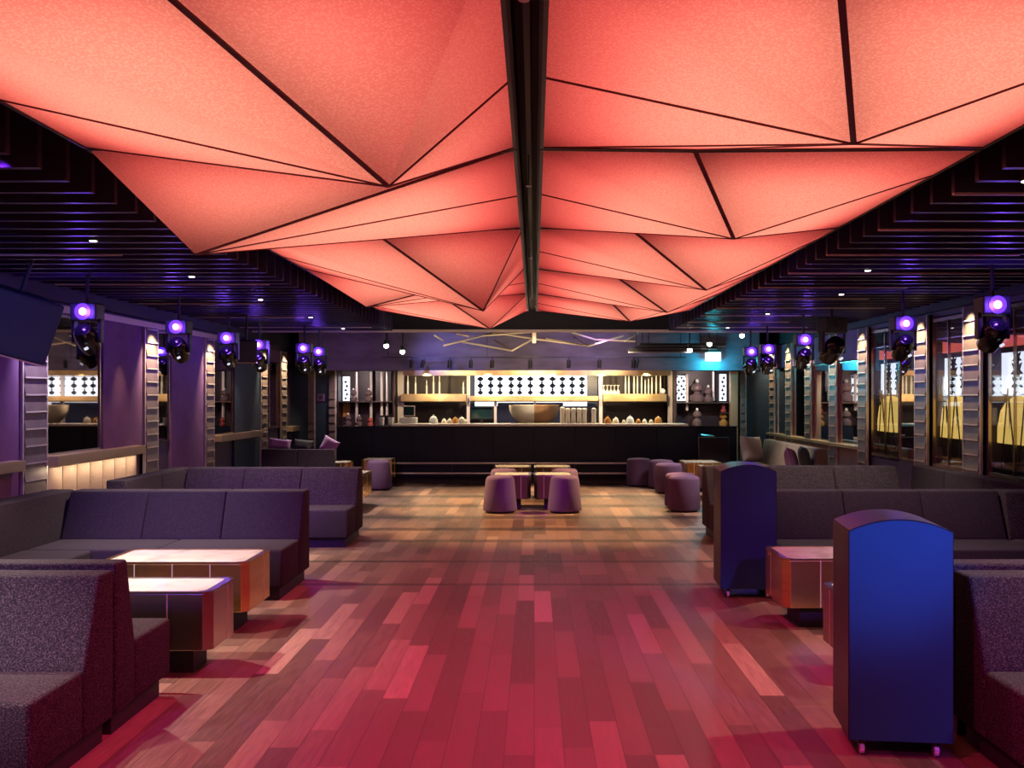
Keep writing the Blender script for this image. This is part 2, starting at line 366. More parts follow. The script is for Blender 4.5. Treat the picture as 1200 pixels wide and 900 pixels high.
def half(idx, y0, d, dn, sgn):
    xc = XCR if sgn > 0 else XCL; xo = XO*sgn
    g = .014; ya, yb = y0+g, y0+2.3-g
    A = (xc, ya, ZT); B = (xo, ya, ZT); P = (d['P'][0], ya, d['P'][1]); V = d['V']
    A2 = (xc, yb, ZT); B2 = (xo, yb, ZT); P2 = (dn['P'][0], yb, dn['P'][1])
    Mm = (xc, y0+d['m'], ZT); Nn = (xo, y0+d['n'], ZT)
    pts = dict(A=A, B=B, P=P, V=V, A2=A2, B2=B2, P2=P2, M=Mm, N=Nn)
    side = 'left' if sgn < 0 else 'right'
    where = ['second module behind the camera', 'first module behind the camera', 'nearest module overhead', 'second module back', 'third module back', 'fourth module back', 'farthest module by the bar'][idx]
    t = thing('folded_light_panel', f'coral backlit folded ceiling panel {side} of the black channel, {where}', 'ceiling light', (0, y0+1.15, 0), 0, f'folded light panels {side} of the channel')
    off = Vector((0, -(y0+1.15), 0))
    bm = bmn(); vv = {k: bm.verts.new(Vector(p)+off) for k, p in pts.items()}
    for tri in (('A','P','V'), ('A','V','M'), ('P','B','V'), ('B','N','V'), ('M','V','A2'), ('V','P2','A2'), ('V','B2','P2'), ('V','N','B2')):
        bm.faces.new([vv[k] for k in tri])
    bmesh.ops.recalc_face_normals(bm, faces=bm.faces[:])
    obj('fabric_membrane', bm, 'membrane', t)
    bm = bmn()
    for a, b_, wd in (('P','V',.022), ('M','V',.011), ('N','V',.011), ('V','A2',.006), ('V','P2',.008), ('V','B2',.009)):
        bar(bm, Vector(pts[a])+off, Vector(pts[b_])+off, wd, .006)
    obj('fold_seam', bm, 'seam', t)
    bm = bmn()
    for a, b_ in (('A','P'), ('P','B'), ('A2','P2'), ('P2','B2'), ('A','A2'), ('B','B2')):
        bar(bm, Vector(pts[a])+off, Vector(pts[b_])+off, .016, .009)
    plate(bm, Vector(pts['P'])+off, Vector(V)+off, 2.96)
    obj('edge_frame', bm, 'black', t)
    bm = bmn()
    x0, x1 = sorted((xc, xo)); y_, y2 = ya+off.y, yb+off.y
    box(bm, x0, x1, y_, y2, 3.0, 3.03); box(bm, x0-.004, x0+.004, y_, y2, ZT+.005, 3.0); box(bm, x1-.004, x1+.004, y_, y2, ZT+.005, 3.0)
    box(bm, x0, x1, y_-.004, y_+.004, ZT+.005, 3.0); box(bm, x0, x1, y2-.004, y2+.004, ZT+.005, 3.0)
    obj('housing', bm, 'housing', t)
    lamp('AREA', ((x0+x1)/2, y0+1.15, 2.985), 15, (1, .075, .085), ((x0+x1)/2, y0+1.15, 0), sx=(x1-x0)*.92, sy=2.05)
    lamp('AREA', ((x0+x1)/2+.05*sgn, y0+1.15, 2.98), 6.3, (1, .66, .42), ((x0+x1)/2+.05*sgn, y0+1.15, 0), sx=(x1-x0)*.68, sy=1.6)
for i, (y0, r, l) in enumerate(MODS):
    rd = R.get(r) if isinstance(r, str) else r; ld = L_.get(l) if isinstance(l, str) else l
    nr = R['r%d' % (i-1)] if i >= 1 else MODS[1][1]; nl = L_['l%d' % (i-1)] if i >= 1 else MODS[1][2]
    half(i, y0, rd, nr, 1); half(i, y0, ld, nl, -1)
t = thing('ceiling_channel', 'long glossy black channel running down the middle of the coral ceiling', 'ceiling channel', (0, 0, 0))
b = bmn(); box(b, XCL+.008, XCR-.008, -2.05, 14.0, 2.97, 3.02); box(b, XCL+.008, XCL+.02, -2.05, 14.0, 2.765, 3.0); box(b, XCR-.02, XCR-.008, -2.05, 14.0, 2.765, 3.0); obj('trough', b, 'trough', t)
b = bmn(); box(b, -.04, -.016, -2.05, 14.0, 2.93, 2.96); obj('track', b, 'black', t)
for k, (y, zz) in enumerate(((3.0, 2.76), (5.66, 2.76), (8.7, 2.77), (12.3, 2.77))):
    s = thing('sprinkler', f'small chrome sprinkler hanging in the black channel, {nth(k+1)} back from the camera', 'sprinkler', (-.03, y, zz), 0, 'sprinklers in the channel')
    b = bmn(); lathe(b, [(.004, 0), (.004, .2)], n=8); obj('stem', b, 'alu', s)
    b = bmn(); lathe(b, [(.016, -.002), (.018, .0), (.004, .006)], n=12); obj('deflector', b, 'alu', s)

# ------------------------------------------------------------------ ceiling slats
NS = 49
for side, xin, grp in ((-1, -2.39, 'ceiling baffles on the left'), (1, 2.27, 'ceiling baffles on the right')):
    nm = 'left' if side < 0 else 'right'
    first = None
    for k in range(NS):
        y = 2.85+.3*k
        lab = f'dark hanging ceiling baffle on the {nm}, {nth(k+1)} back from the camera'
        if first is None:
            b = bmn(); x0, x1 = sorted((xin, 4.8*side)); box(b, x0, x1, -.022, .022, 2.7, 2.97)
            first = obj('ceiling_baffle', b, 'slat'); tag(first, lab, 'ceiling baffle', grp); first['kind'] = 'thing'; first.location = (0, y, 0); o = first
        else:
            o = first.copy(); C.objects.link(o); o.location = (0, y, 0); o['label'] = lab
        if side > 0 and k % 4 == 1 or side < 0 and k % 7 == 3:
            b = bmn(); L = 1.5 if k % 3 else 2.1
            xa = xin+.0 if side > 0 else -4.7
            box(b, xa, xa+L, -.012, .012, 2.688, 2.7); e = obj('edge_sheen', b, 'trim_pale', o)  # pale strip painting the sheen on the baffle's lower edge

for k, (x, y, p) in enumerate(DOWN_L+DOWN_R):
    nm = 'left' if x < 0 else 'right'; kk = k+1 if x < 0 else k+1-len(DOWN_L)
    t = thing('downlight', f'small white downlight between the {nm} ceiling slats, {nth(kk)} back from the camera', 'ceiling light', (x, y, 2.69), 0, 'downlights between the slats')
    b = bmn(); lathe(b, [(.03, 0), (.035, .004), (.035, .1), (.006, .105), (.006, .35)], n=16); obj('can', b, 'black', t)
    b = bmn(); lathe(b, [(.024, -.004), (.024, .001)], n=16); obj('lens', b, 'lamp_white', t)

# ------------------------------------------------------------------ sofas
def sofa(name, label, loc, rz, L, seat_d=.5, depth=.8, nb=3, ns=2, z_seat=.405, z_top=.79, lean=.12, seat_x=None, fab='tweed', back_x=None, group=None, cat='sofa', seam=0):
    """length along +x from 0 to L, front towards -y at y=0, back at y=depth"""
    t = thing(name, label, cat, loc, rz, group)
    s0, s1 = seat_x or (0, L); b0, b1 = back_x or (0, L)
    b = bmn(); box(b, s0+.04, s1-.04, .07, depth-.04, 0, .1); obj('plinth', b, 'plinth', t)
    w = (s1-s0)/ns
    for k in range(ns):
        b = bmn(); box(b, s0+k*w+.002, s0+(k+1)*w-.002, 0, seat_d+.02, .1, z_seat, .022); obj('seat_cushion', b, fab, t, True)
    w = (b1-b0)/nb
    for k in range(nb):
        b = bmn(); y0 = seat_d
        prism(b, [(y0+.022, .1), (depth, .1), (depth, z_top), (y0+lean+.02, z_top), (y0+.022, z_seat+.0)], 'X', b0+k*w+.002, b0+(k+1)*w-.002, .016)
        obj('backrest_panel', b, fab, t, True)
    return t
gL, gR = 'charcoal lounge sofas on the left', 'charcoal lounge sofas on the right'
for sg, g in ((-1, gL), (1, gR)):
    sd = 'left' if sg < 0 else 'right'
    xe = 1.96
    def X0(L): return -xe-L if sg < 0 else xe
    # A: nearest, facing the camera
    sofa('lounge_sofa', f'speckled charcoal sofa facing the camera in the near {sd} corner, cropped by the frame', (X0(2.2), 3.98, 0), 0, 2.2, .46, .80, 2, 2, lean=.16, group=g)
    # B: its back against A, facing the bar
    L = 2.0
    sofa('lounge_sofa', f'dark sofa with its back to the nearest {sd} sofa, facing the low brass tables', ((-xe if sg < 0 else xe+L), 5.53, 0), PI, L, .47, .73, 2, 2, z_top=.815, lean=.1, group=g)
    # C: far side of the first booth, facing the camera
    L = 2.0
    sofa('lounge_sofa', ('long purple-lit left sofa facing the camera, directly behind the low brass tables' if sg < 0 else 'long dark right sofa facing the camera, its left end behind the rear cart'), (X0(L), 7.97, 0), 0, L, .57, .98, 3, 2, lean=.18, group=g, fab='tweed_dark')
    # wall side of the first booth
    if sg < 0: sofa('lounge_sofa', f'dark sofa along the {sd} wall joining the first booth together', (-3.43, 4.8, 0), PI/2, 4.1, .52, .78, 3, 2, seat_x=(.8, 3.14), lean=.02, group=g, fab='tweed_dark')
    else: sofa('lounge_sofa', f'brown-lit sofa along the {sd} mirrored wall joining the first booth together', (3.43+.55, 8.9, 0), -PI/2, 4.1, .4, .62, 4, 2, seat_x=(.96, 3.3), lean=.02, group=g)
    # E: second booth, facing the camera
    L = 1.93 if sg < 0 else 2.2
    yE = 10.75 if sg < 0 else 11.0
    sofa('lounge_sofa', ('second left sofa row facing the camera, with a lit seat end by the aisle' if sg < 0 else 'farther right sofa row facing the camera, only its back showing over the long one'), (X0(L), yE, 0), 0, L, .5, .98, 3, 2, lean=.22, group=g)
    if sg < 0: sofa('lounge_sofa', 'short wall sofa behind the first left booth with a blue-lit end', (-3.4, 9.8, 0), PI/2, 1.9, .47, .7, 2, 1, seat_x=(0, .94), lean=.02, group=g)
    else: sofa('lounge_sofa', 'short brown-lit wall sofa behind the first right booth under the mirrors', (4.0, 12.0, 0), -PI/2, 2.9, .38, .6, 3, 2, seat_x=(1.02, 2.9), lean=.02, group=g)
# right booth: filler where the long sofa meets the wall sofa
sofa('corner_sofa', 'corner unit between the long right sofa and the mirrored wall sofa', (3.975, 8.22, 0), 0, .42, .32, .73, 1, 1, lean=.1, group=gR)
# far right: brown leather wall sofa under the ledge
sofa('leather_sofa', 'brown leather sofa along the right wall near the bar, in warm light', (3.55, 18.5, 0), -PI/2, 3.5, .5, .75, 4, 3, z_top=.82, lean=.08, fab='leather')
# far left: dark sofa with cushions
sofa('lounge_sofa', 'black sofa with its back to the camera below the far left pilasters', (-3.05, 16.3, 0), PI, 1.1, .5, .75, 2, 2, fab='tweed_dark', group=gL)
sofa('leather_sofa', 'dark sofa against the far right end of the bar front', (2.95, 17.85, 0), 0, .55, .35, .62, 1, 1, z_top=.86, fab='tweed_dark')

def pillow(name, label, loc, sx, sy, sz, rot, m, group=None):
    bm = bmn(); n = 14
    grid = {}
    for s in (1, -1):
        for i in range(n+1):
            for j in range(n+1):
                u, v = 2*i/n-1, 2*j/n-1
                pinch = 1-.07*(1-abs(u)**2)*abs(v)-.0
                x = u*(1-.08*(1-v*v)*0-.06*(1-v*v)*abs(u)); z = v*(1-.06*(1-u*u)*abs(v))
                th = ((1-u**4)*(1-v**4))**.55
                if (i in (0, n) or j in (0, n)) and s < 0: grid[(s, i, j)] = grid[(1, i, j)]; continue
                grid[(s, i, j)] = bm.verts.new((x*sx/2, s*th*sy/2, z*sz/2))
        for i in range(n):
            for j in range(n):
                q = [grid[(s, i, j)], grid[(s, i+1, j)], grid[(s, i+1, j+1)], grid[(s, i, j+1)]]
                try: bm.faces.new(q if s < 0 else q[::-1])
                except ValueError: pass
    bmesh.ops.recalc_face_normals(bm, faces=bm.faces[:])
    o = obj(name, bm, m, None, True); o.location = loc; o.rotation_euler = rot
    return tag(o, label, 'cushion', group)
gp = 'scatter cushions'
pillow('scatter_cushion', 'pale square cushion standing at the bar end of the brown leather sofa', (3.86, 18.2, .66), .46, .2, .46, (-.25, .06, .5), 'pillow_pale', gp)
pillow('scatter_cushion', 'purple cushion leaning at the near end of the brown leather sofa', (3.86, 15.35, .62), .42, .18, .42, (-.25, .1, 1.2), 'pillow_purple', gp)
pillow('scatter_cushion', 'black cushion propped under the ledge beside the purple one', (4.0, 15.15, .66), .5, .16, .4, (-.2, 0, 1.4), 'pillow_black', gp)
pillow('scatter_cushion', 'plump purple cushion on the black far left sofa, nearest the wall', (-3.92, 15.78, .86), .34, .14, .16, (-.3, .1, .1), 'pillow_purple', gp)
pillow('scatter_cushion', 'black cushion lying on the back of the black far left sofa', (-3.6, 15.9, .83), .3, .1, .2, (-.5, .1, -.1), 'pillow_black', gp)
pillow('scatter_cushion', 'tilted dark cushion at the bar end of the black far left sofa', (-3.2, 16.0, .82), .26, .12, .26, (-.25, .5, .3), 'pillow_purple', gp)

# ------------------------------------------------------------------ low brass tables
def low_table(label, x0, x1, y0, y1, h=.49, zb=.155, group=None, m='brass'):
    cx, cy = (x0+x1)/2, (y0+y1)/2; hx, hy = (x1-x0)/2, (y1-y0)/2
    t = thing('low_table', label, 'table', (cx, cy, 0), 0, group)
    c = .045
    octo = [(-hx+c, -hy), (hx-c, -hy), (hx, -hy+c), (hx, hy-c), (hx-c, hy), (-hx+c, hy), (-hx, hy-c), (-hx, -hy+c)]
    b = bmn(); px, py = hx-.14, hy-.12; box(b, -px, px, -py, py, 0, zb+.01); obj('plinth', b, 'plinth', t)
    b = bmn(); prism(b, octo, 'Z', zb, h-.012, .004)
    obj('brass_body', b, m, t)
    b = bmn(); prism(b, [(x*(1-.03/hx), y*(1-.03/hy)) for x, y in octo], 'Z', h-.03, h-.004); obj('stone_top', b, 'marble', t)
    b = bmn()                                   # raised rim
    for i in range(8):
        (xa, ya), (xb, yb) = octo[i], octo[(i+1) % 8]; f = 1-.022/min(hx, hy)
        pts = [(xa, ya), (xb, yb), (xb*f, yb*f), (xa*f, ya*f)]
        prism(b, pts, 'Z', h-.012, h)
    obj('rim', b, m, t)
    b = bmn()
    for fx in (-.5, 0, .5): box(b, hx*fx-.003, hx*fx+.003, -hy-.0015, -hy+.002, zb+.004, h-.014)
    for s in (-1, 1): box(b, s*hx-.0015, s*hx+.0015, hy*.3-.003, hy*.3+.003, zb+.004, h-.014)
    obj('panel_joint', b, 'tile_edge', t)
    return t
gt = 'low brass tables'
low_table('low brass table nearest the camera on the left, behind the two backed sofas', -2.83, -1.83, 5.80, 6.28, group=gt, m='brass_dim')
low_table('wide brass table with pale stone top, second back on the left', -2.92, -1.91, 6.83, 7.44, group=gt)
low_table('shiny gold low table left of the front blue cart, facing the camera', 1.70, 2.70, 6.97, 7.57, group=gt)
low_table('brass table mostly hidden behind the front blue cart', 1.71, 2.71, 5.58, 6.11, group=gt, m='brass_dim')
low_table('brass table beside the second left sofa row, its lit side to the aisle', -3.1, -2.42, 13.95, 15.3, group=gt)
low_table('brass table with an ottoman in front, left end of the bar front', -3.02, -2.49, 17.85, 18.5, group=gt)
low_table('small table behind the second left sofa row, before the bar', -3.55, -3.1, 17.0, 17.6, group=gt)
low_table('small table in the middle of the floor, front left of the four', -.59, -.05, 14.36, 14.95, m='bronze_dark', group=gt)
low_table('small table in the middle of the floor, front right of the four', .0, .54, 14.36, 14.95, m='bronze_dark', group=gt)
low_table('small table in the middle of the floor, rear left of the four', -.62, -.05, 15.95, 16.55, m='bronze_dark', group=gt)
low_table('small table in the middle of the floor, rear right of the four', .0, .57, 15.95, 16.55, m='bronze_dark', group=gt)
low_table('low table right of centre, farthest back beside the bar', 2.5, 3.12, 17.0, 17.8, group=gt)
low_table('low table right of centre, middle of the row behind the rear cart', 2.62, 3.25, 15.75, 16.5, group=gt)
low_table('low table right of centre, nearest of the row behind the rear cart', 2.45, 3.3, 13.95, 14.75, group=gt)

# ------------------------------------------------------------------ ottomans
def make_ottoman(label, loc, rt=.2, rb=.235, h=.47, group='fabric ottomans'):
    t = thing('ottoman', label, 'ottoman', loc, 0, group)
    b = bmn(); lathe(b, [(rb-.04, 0), (rb-.04, .03)], n=28); obj('base', b, 'plinth', t)
    prof = [(rb-.03, .02), (rb-.005, .03), (rb, .05), ((rb+rt)/2, h*.5), (rt+.004, h-.07)]
    prof += [(rt-.055*(1-math.cos(a)), h-.055+.055*math.sin(a)) for a in [i*PI/12 for i in range(0, 7)]] + [(rt*.4, h+.008), (.01, h+.01)]
    b = bmn(); lathe(b, prof, n=32); obj('upholstery', b, 'ottoman', t, True)
    return t
o0 = make_ottoman('purple-lit ottoman before the centre tables, front left of four', (-.47, 14.1, 0), .195, .235, .50)
for lab, loc in (('purple-lit ottoman before the centre tables, front right of four', (.42, 14.1, 0)),
                 ('ottoman between the centre tables, rear left of four', (-.46, 15.45, 0)), ('ottoman between the centre tables, rear right of four', (.46, 15.45, 0)),
                 ('mauve ottoman in front of the far left table by the bar', (-2.66, 17.5, 0))):
    dup(o0, loc, 0, lab)
o1 = make_ottoman('round mauve ottoman nearest on the right, left of the rear cart', (2.08, 14.22, 0), .215, .225, .49)
for lab, loc in (('round ottoman just behind the nearest right ottoman', (2.10, 14.72, 0)), ('blue-lit round ottoman close to the bar, leftmost of the right row', (1.86, 18.2, 0)),
                 ('blue-lit round ottoman second from the bar in the right row', (2.2, 17.75, 0)), ('dark round ottoman third from the bar in the right row', (2.22, 16.9, 0))):
    dup(o1, loc, 0, lab)

# ------------------------------------------------------------------ rolling carts
def cart(label, loc, rz, w=.44, d=.41, zb=.075, zs=.998, zt=1.05):
    t = thing('rolling_cart', label, 'cart', loc, rz, 'rolling host carts')
    arc = [(w/2*math.cos(a), zs+(zt-zs)*math.sin(a)) for a in [PI*i/20 for i in range(0, 21)]]
    R_ = ((w/2)**2+(zt-zs)**2)/(2*(zt-zs)); a0 = math.asin(w/2/R_)
    arc = [(R_*math.sin(a), zt-R_+R_*math.cos(a)) for a in [a0-2*a0*i/20 for i in range(21)]]
    b = bmn(); prism(b, [(-w/2, zb), (w/2, zb)]+arc, 'Y', 0, d, 0); obj('body', b, 'cart', t)
    b = bmn()                                   # bent top sheet that wraps over the arch
    o_ = [(x*1.004, z+.006) for x, z in arc]; prism(b, o_+arc[::-1], 'Y', .002, d+.002); obj('arched_lid', b, 'cart_edge', t, True)
    b = bmn(); box(b, -w/2-.004, -w/2, .004, d, zb, zs); obj('side_panel', b, 'cart_edge', t)
    b = bmn(); box(b, w/2, w/2+.004, .004, d, zb, zs); obj('side_panel', b, 'cart_edge', t)
    for sx in (-1, 1):
        for yy in (.05, d-.05):
            x = sx*(w/2-.06)
            b = bmn(); box(b, x-.016, x+.016, yy-.02, yy+.02, .05, zb+.002); tube(b, [(x-.018, yy, .028), (x+.018, yy, .028)], .008)
            c = obj('caster', b, 'black', t)
            b = bmn(); q = Matrix.Rotation(PI/2, 4, 'Y'); lathe(b, [(.018, -.012), (.028, -.009), (.028, .009), (.018, .012)], x, yy, .028, 16, q); obj('wheel', b, 'rubber', c, True)
    return t
cart('tall arched-top cart on casters, bright blue front nearest the camera', (1.617, 4.515, 0), math.radians(-7))
cart('darker arched-top cart on casters, farther back beside the long right sofa', (1.695, 8.09, 0), math.radians(-3), .43, .46)

# ------------------------------------------------------------------ wall pilasters
def pilaster(label, sgn, yc, w=.42, z0=.12, z1=2.55, d=.07, group='shingled wall pilasters', tile_h=.165):
    """stands on a side wall; sgn -1 left, 1 right. local x points into the room"""
    t = thing('shingled_pilaster', label, 'pilaster', (sgn*WX, yc, 0), 0 if sgn < 0 else PI, group)
    b = bmn(); box(b, .004, d*.5, -w/2, w/2, z0, z1); obj('backing', b, 'black', t)
    b = bmn(); z = z0
    while z < z1-.02:
        ze = min(z+tile_h, z1); prism(b, [(d*.5, z), (d+.006, z), (d+.008, z+.01), (d*.8, ze), (d*.5, ze)], 'Y', -w/2+.03, w/2-.03); z = ze
    obj('shingle_tiles', b, 'tile', t)
    b = bmn(); z = z0
    while z < z1-.02:
        box(b, d+.004, d+.012, -w/2+.03, w/2-.03, z, z+.014); z += tile_h
    obj('tile_lip', b, 'tile_edge', t)
    for s in (-1, 1):
        b = bmn(); box(b, .004, d*.95, s*(w/2-.012)-.012, s*(w/2-.012)+.012, z0, z1); obj('side_strip', b, 'tile_edge', t)
    return t
LP = [(9.93, .5), (12.95, .45), (15.28, .42), (18.35, .42), (19.8, .42)]
RP = [(11.33, .46), (12.82, .42), (15.1, .42), (16.6, .42), (18.1, .42), (19.5, .42), (20.85, .42)]
words = ['nearest the camera', 'second from the camera', 'third from the camera', 'fourth from the camera', 'fifth from the camera', 'sixth from the camera', 'farthest of all']
for k, (y, w_) in enumerate(LP): pilaster(f'shingled bronze pilaster on the left wall, {words[k]}', -1, y, w_, z1=2.46)
for k, (y, w_) in enumerate(RP): pilaster(f'shingled bronze pilaster between right wall mirrors, {words[k]}', 1, y, w_, z1=2.6)
for k, (y, w_) in enumerate(LP):
    lamp('SPOT', (-4.6, y-.03, 2.46), 170 if k else 150, (1, .75, .48) if k else (.72, .6, 1), (-4.88, y, 1.95), .02, 84, 1)
for k, (y, w_) in enumerate(RP):
    lamp('SPOT', (4.62, y-.03, 2.6), 150, (1, .75, .45), (4.88, y, 2.1), .02, 84, 1)

# ------------------------------------------------------------------ mirrors, panels, ledges
def mirror(label, sgn, y0, y1, z0, z1, leaves=1, m='mirror', group='wall mirrors'):
    t = thing('wall_mirror', label, 'mirror', (sgn*WX, (y0+y1)/2, 0), 0 if sgn < 0 else PI, group)
    w = y1-y0; l = w/leaves
    for k in range(leaves):
        b = bmn(); box(b, .004, .016, -w/2+k*l+.006, -w/2+(k+1)*l-.006, z0, z1); obj('mirror_leaf', b, m, t)
    b = bmn(); box(b, 0, .03, -w/2-.006, -w/2+.012, z0, z1); box(b, 0, .03, w/2-.012, w/2+.006, z0, z1)
    box(b, 0, .03, -w/2, w/2, z0-.02, z0); box(b, 0, .03, -w/2, w/2, z1, z1+.02); obj('frame', b, 'brass_dim', t)
    return t
mirror('dark wall mirror beside the nearest left pilaster, reflecting bar shelves', -1, 10.22, 11.5, 1.02, 2.42, 1, 'mirror_dark')
mirror('narrow dark mirror just past the second left pilaster', -1, 13.22, 13.68, 1.02, 2.42, 1, 'mirror_dark')
mirror('smoked mirror above the third left ledge, past the third pilaster', -1, 15.55, 16.55, 1.02, 2.30, 1, 'mirror_dark')
mirror('smoked mirror between the two farthest left pilasters', -1, 18.6, 19.55, 1.02, 2.2, 1, 'mirror_dark')
mirror('narrow mirror on the right wall in the dark bay reflecting the bar', 1, 13.08, 13.66, .78, 2.3, 1)
for k, (a, c) in enumerate(((15.34, 16.36), (16.84, 17.86), (18.34, 19.26), (19.74, 20.6))):
    mirror(f'right wall mirror reflecting the lit bar, {words[k]} in the far row', 1, a, c, .86, 2.12, 1)
# painted wall panels
def wpanel(name, label, sgn, y0, y1, z0, z1, m, d=.04):
    b = bmn(); x0, x1 = sorted((sgn*WX, sgn*(WX-d))); box(b, x0, x1, y0, y1, z0, z1)
    o = obj(name, b, m); tag(o, label, 'wall panel', 'painted wall panels'); return o
wpanel('wall_panel', 'purple wall panel above the fluted bench back, left wall', -1, 11.55, 12.7, 1.0, 2.46, 'purple')
wpanel('wall_panel', 'dark purple wall panel between second and third left pilasters', -1, 13.72, 15.05, .1, 2.46, 'purple')
wpanel('wall_panel', 'purple wall panel beside the hanging speaker at the left frame edge', -1, 8.2, 9.66, .1, 2.46, 'purple')
wpanel('wall_panel', 'black wall panel between third and fourth left pilasters', -1, 16.6, 18.1, .1, 2.2, 'teal')
wpanel('wall_panel', 'purple-washed wall panel above the far left smoked mirror', -1, 16.6, 22.2, 2.24, 2.46, 'purple', .03)
for k, (a, c) in enumerate(((15.34, 16.36), (16.84, 17.86), (18.34, 19.26), (19.74, 20.6))):
    wpanel('wall_panel', f'violet-lit wall panel above a right wall mirror, {words[k]}', 1, a, c, 2.16, 2.6, 'purple')
wpanel('wall_panel', 'tan panel below the right wall ledge behind the leather sofa', 1, 15.32, 22.0, .1, .8, 'tan', .03)
# ledges
def ledge(label, sgn, y0, y1, z0, z1, d=.16, m='gold_strip'):
    b = bmn(); x0, x1 = sorted((sgn*WX, sgn*(WX-d))); box(b, x0, x1, y0, y1, z0, z1, .004)
    return tag(obj('wall_ledge', b, m), label, 'ledge', 'gold wall ledges')
ledge('gold ledge above the fluted bench back on the left wall', -1, 10.2, 12.5, .9, 1.0)
ledge('short grey ledge at the left frame edge under the purple panel', -1, 8.0, 9.55, .9, 1.0)
ledge('gold ledge under the third left smoked mirror', -1, 15.55, 17.9, .9, 1.0)
ledge('pale ledge at the far end of the left wall by the bar', -1, 20.1, 21.6, .9, 1.0)
ledge('pale ledge running under the far right wall mirrors', 1, 15.32, 22.0, .8, .85, .12, 'gold_strip')
# fluted bench back below the first ledge
t = thing('fluted_bench', 'upholstered bench back of pale vertical flutes below the left gold ledge', 'bench', (-WX, 11.3, 0))
for k in range(7):
    y = -1.08+k*.325
    b = bmn(); prism(b, [(.004, y), (.05, y), (.075, y+.03), (.085, y+.15), (.075, y+.25), (.05, y+.285), (.004, y+.285)], 'Z', .42, .88); obj('flute', b, 'flute', t, True)
b = bmn(); box(b, .004, .42, -1.1, 1.15, .3, .42, .02); obj('seat', b, 'tweed', t, True)
b = bmn(); box(b, .05, .36, -1.05, 1.1, 0, .3); obj('base', b, 'plinth', t)
lamp('AREA', (-4.71, 11.3, .885), 8, (1, .74, .5), (-4.85, 11.3, .55), sx=2.2, sy=.04)
for y in (10.6, 11.3, 12.0): lamp('SPOT', (-4.62, y, 2.4), 40, (1, .66, .35), (-4.75, y, .8), .02, 50, .9)
lamp('SPOT', (-4.5, 8.6, 2.4), 8, (1, .7, .45), (-4.8, 8.9, .8), .02, 50, .9)
lamp('SPOT', (-4.5, 16.6, 2.3), 50, (1, .66, .35), (-4.8, 16.8, .95), .02, 50, .9)
for y in (15.9, 17.3, 18.7): lamp('SPOT', (4.4, y, 2.4), 110, (1, .72, .42), (4.4, y, .7), .02, 56, .9)

# ------------------------------------------------------------------ glazed niches of the right wall
def leaf_poly(cx, cz, r, n=5, rot=0):
    return [(cx+(r if i % 2 == 0 else r*.45)*math.sin(PI*i/n+rot), cz+(r if i % 2 == 0 else r*.45)*math.cos(PI*i/n+rot)) for i in range(2*n)]
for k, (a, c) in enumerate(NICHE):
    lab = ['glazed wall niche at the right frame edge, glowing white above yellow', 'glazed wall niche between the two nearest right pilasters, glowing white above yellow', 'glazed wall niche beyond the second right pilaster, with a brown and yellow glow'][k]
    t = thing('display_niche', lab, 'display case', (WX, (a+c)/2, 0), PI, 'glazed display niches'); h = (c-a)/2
    b = bmn(); box(b, -.19, -.16, -h, h, .74, 2.54); box(b, -.19, 0, -h, h, .74, .78); box(b, -.19, 0, -h, h, 2.5, 2.54); obj('lining', b, 'black', t)
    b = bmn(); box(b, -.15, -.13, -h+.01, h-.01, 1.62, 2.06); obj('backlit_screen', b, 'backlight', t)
    b = bmn()
    for yy in (-h*.36, h*.3):
        for zz, r in ((1.99, .1), (1.86, .13), (1.72, .13)):
            prism(b, leaf_poly(yy, zz, r*1.05, 7), 'X', -.128, -.115)
    obj('leaf_motif', b, 'dark_bead', t)
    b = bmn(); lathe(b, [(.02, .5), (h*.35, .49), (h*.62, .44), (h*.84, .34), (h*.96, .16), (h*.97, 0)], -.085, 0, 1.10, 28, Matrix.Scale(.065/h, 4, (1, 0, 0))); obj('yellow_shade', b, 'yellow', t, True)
    b = bmn()
    for yy in (-h*.3, h*.35):
        for dy in (-.15, .17): tube(b, [(-.012, yy, 1.68), (-.012, yy+dy, .84)], .008, 6)
        tube(b, [(-.012, yy, 1.68), (-.05, yy+.02, .84)], .007, 6)
    obj('tripod_legs', b, 'black', t)
    b = bmn(); prism(b, [(-h+.02, 2.12), (h-.02, 2.13), (h-.02, 2.2), (-h*.3, 2.23), (-h+.02, 2.26)], 'X', -.12, -.1); obj('red_reflection', b, 'red_reflection', t)  # glowing strip painting the coral ceiling's reflection in the glass
    b = bmn(); box(b, -.13, -.02, -h+.02, h-.02, .84, .87); obj('gold_shelf', b, 'brass', t)
    for s in (0, 1):
        b = bmn(); box(b, -.003, .003, -h+.01+s*h, s*h-.01, .78, 2.5); obj('glass_leaf', b, 'glass', t)
    b = bmn()
    for yy in (-h, -.006, h-.02): box(b, -.02, .012, yy, yy+(.012 if yy != -.006 else .012), .76, 2.52)
    box(b, -.02, .012, -h, h, .74, .78); box(b, -.02, .012, -h, h, 2.5, 2.54); box(b, -.012, .0, -h, h, 2.28, 2.295); obj('frame', b, 'brass_dim', t)

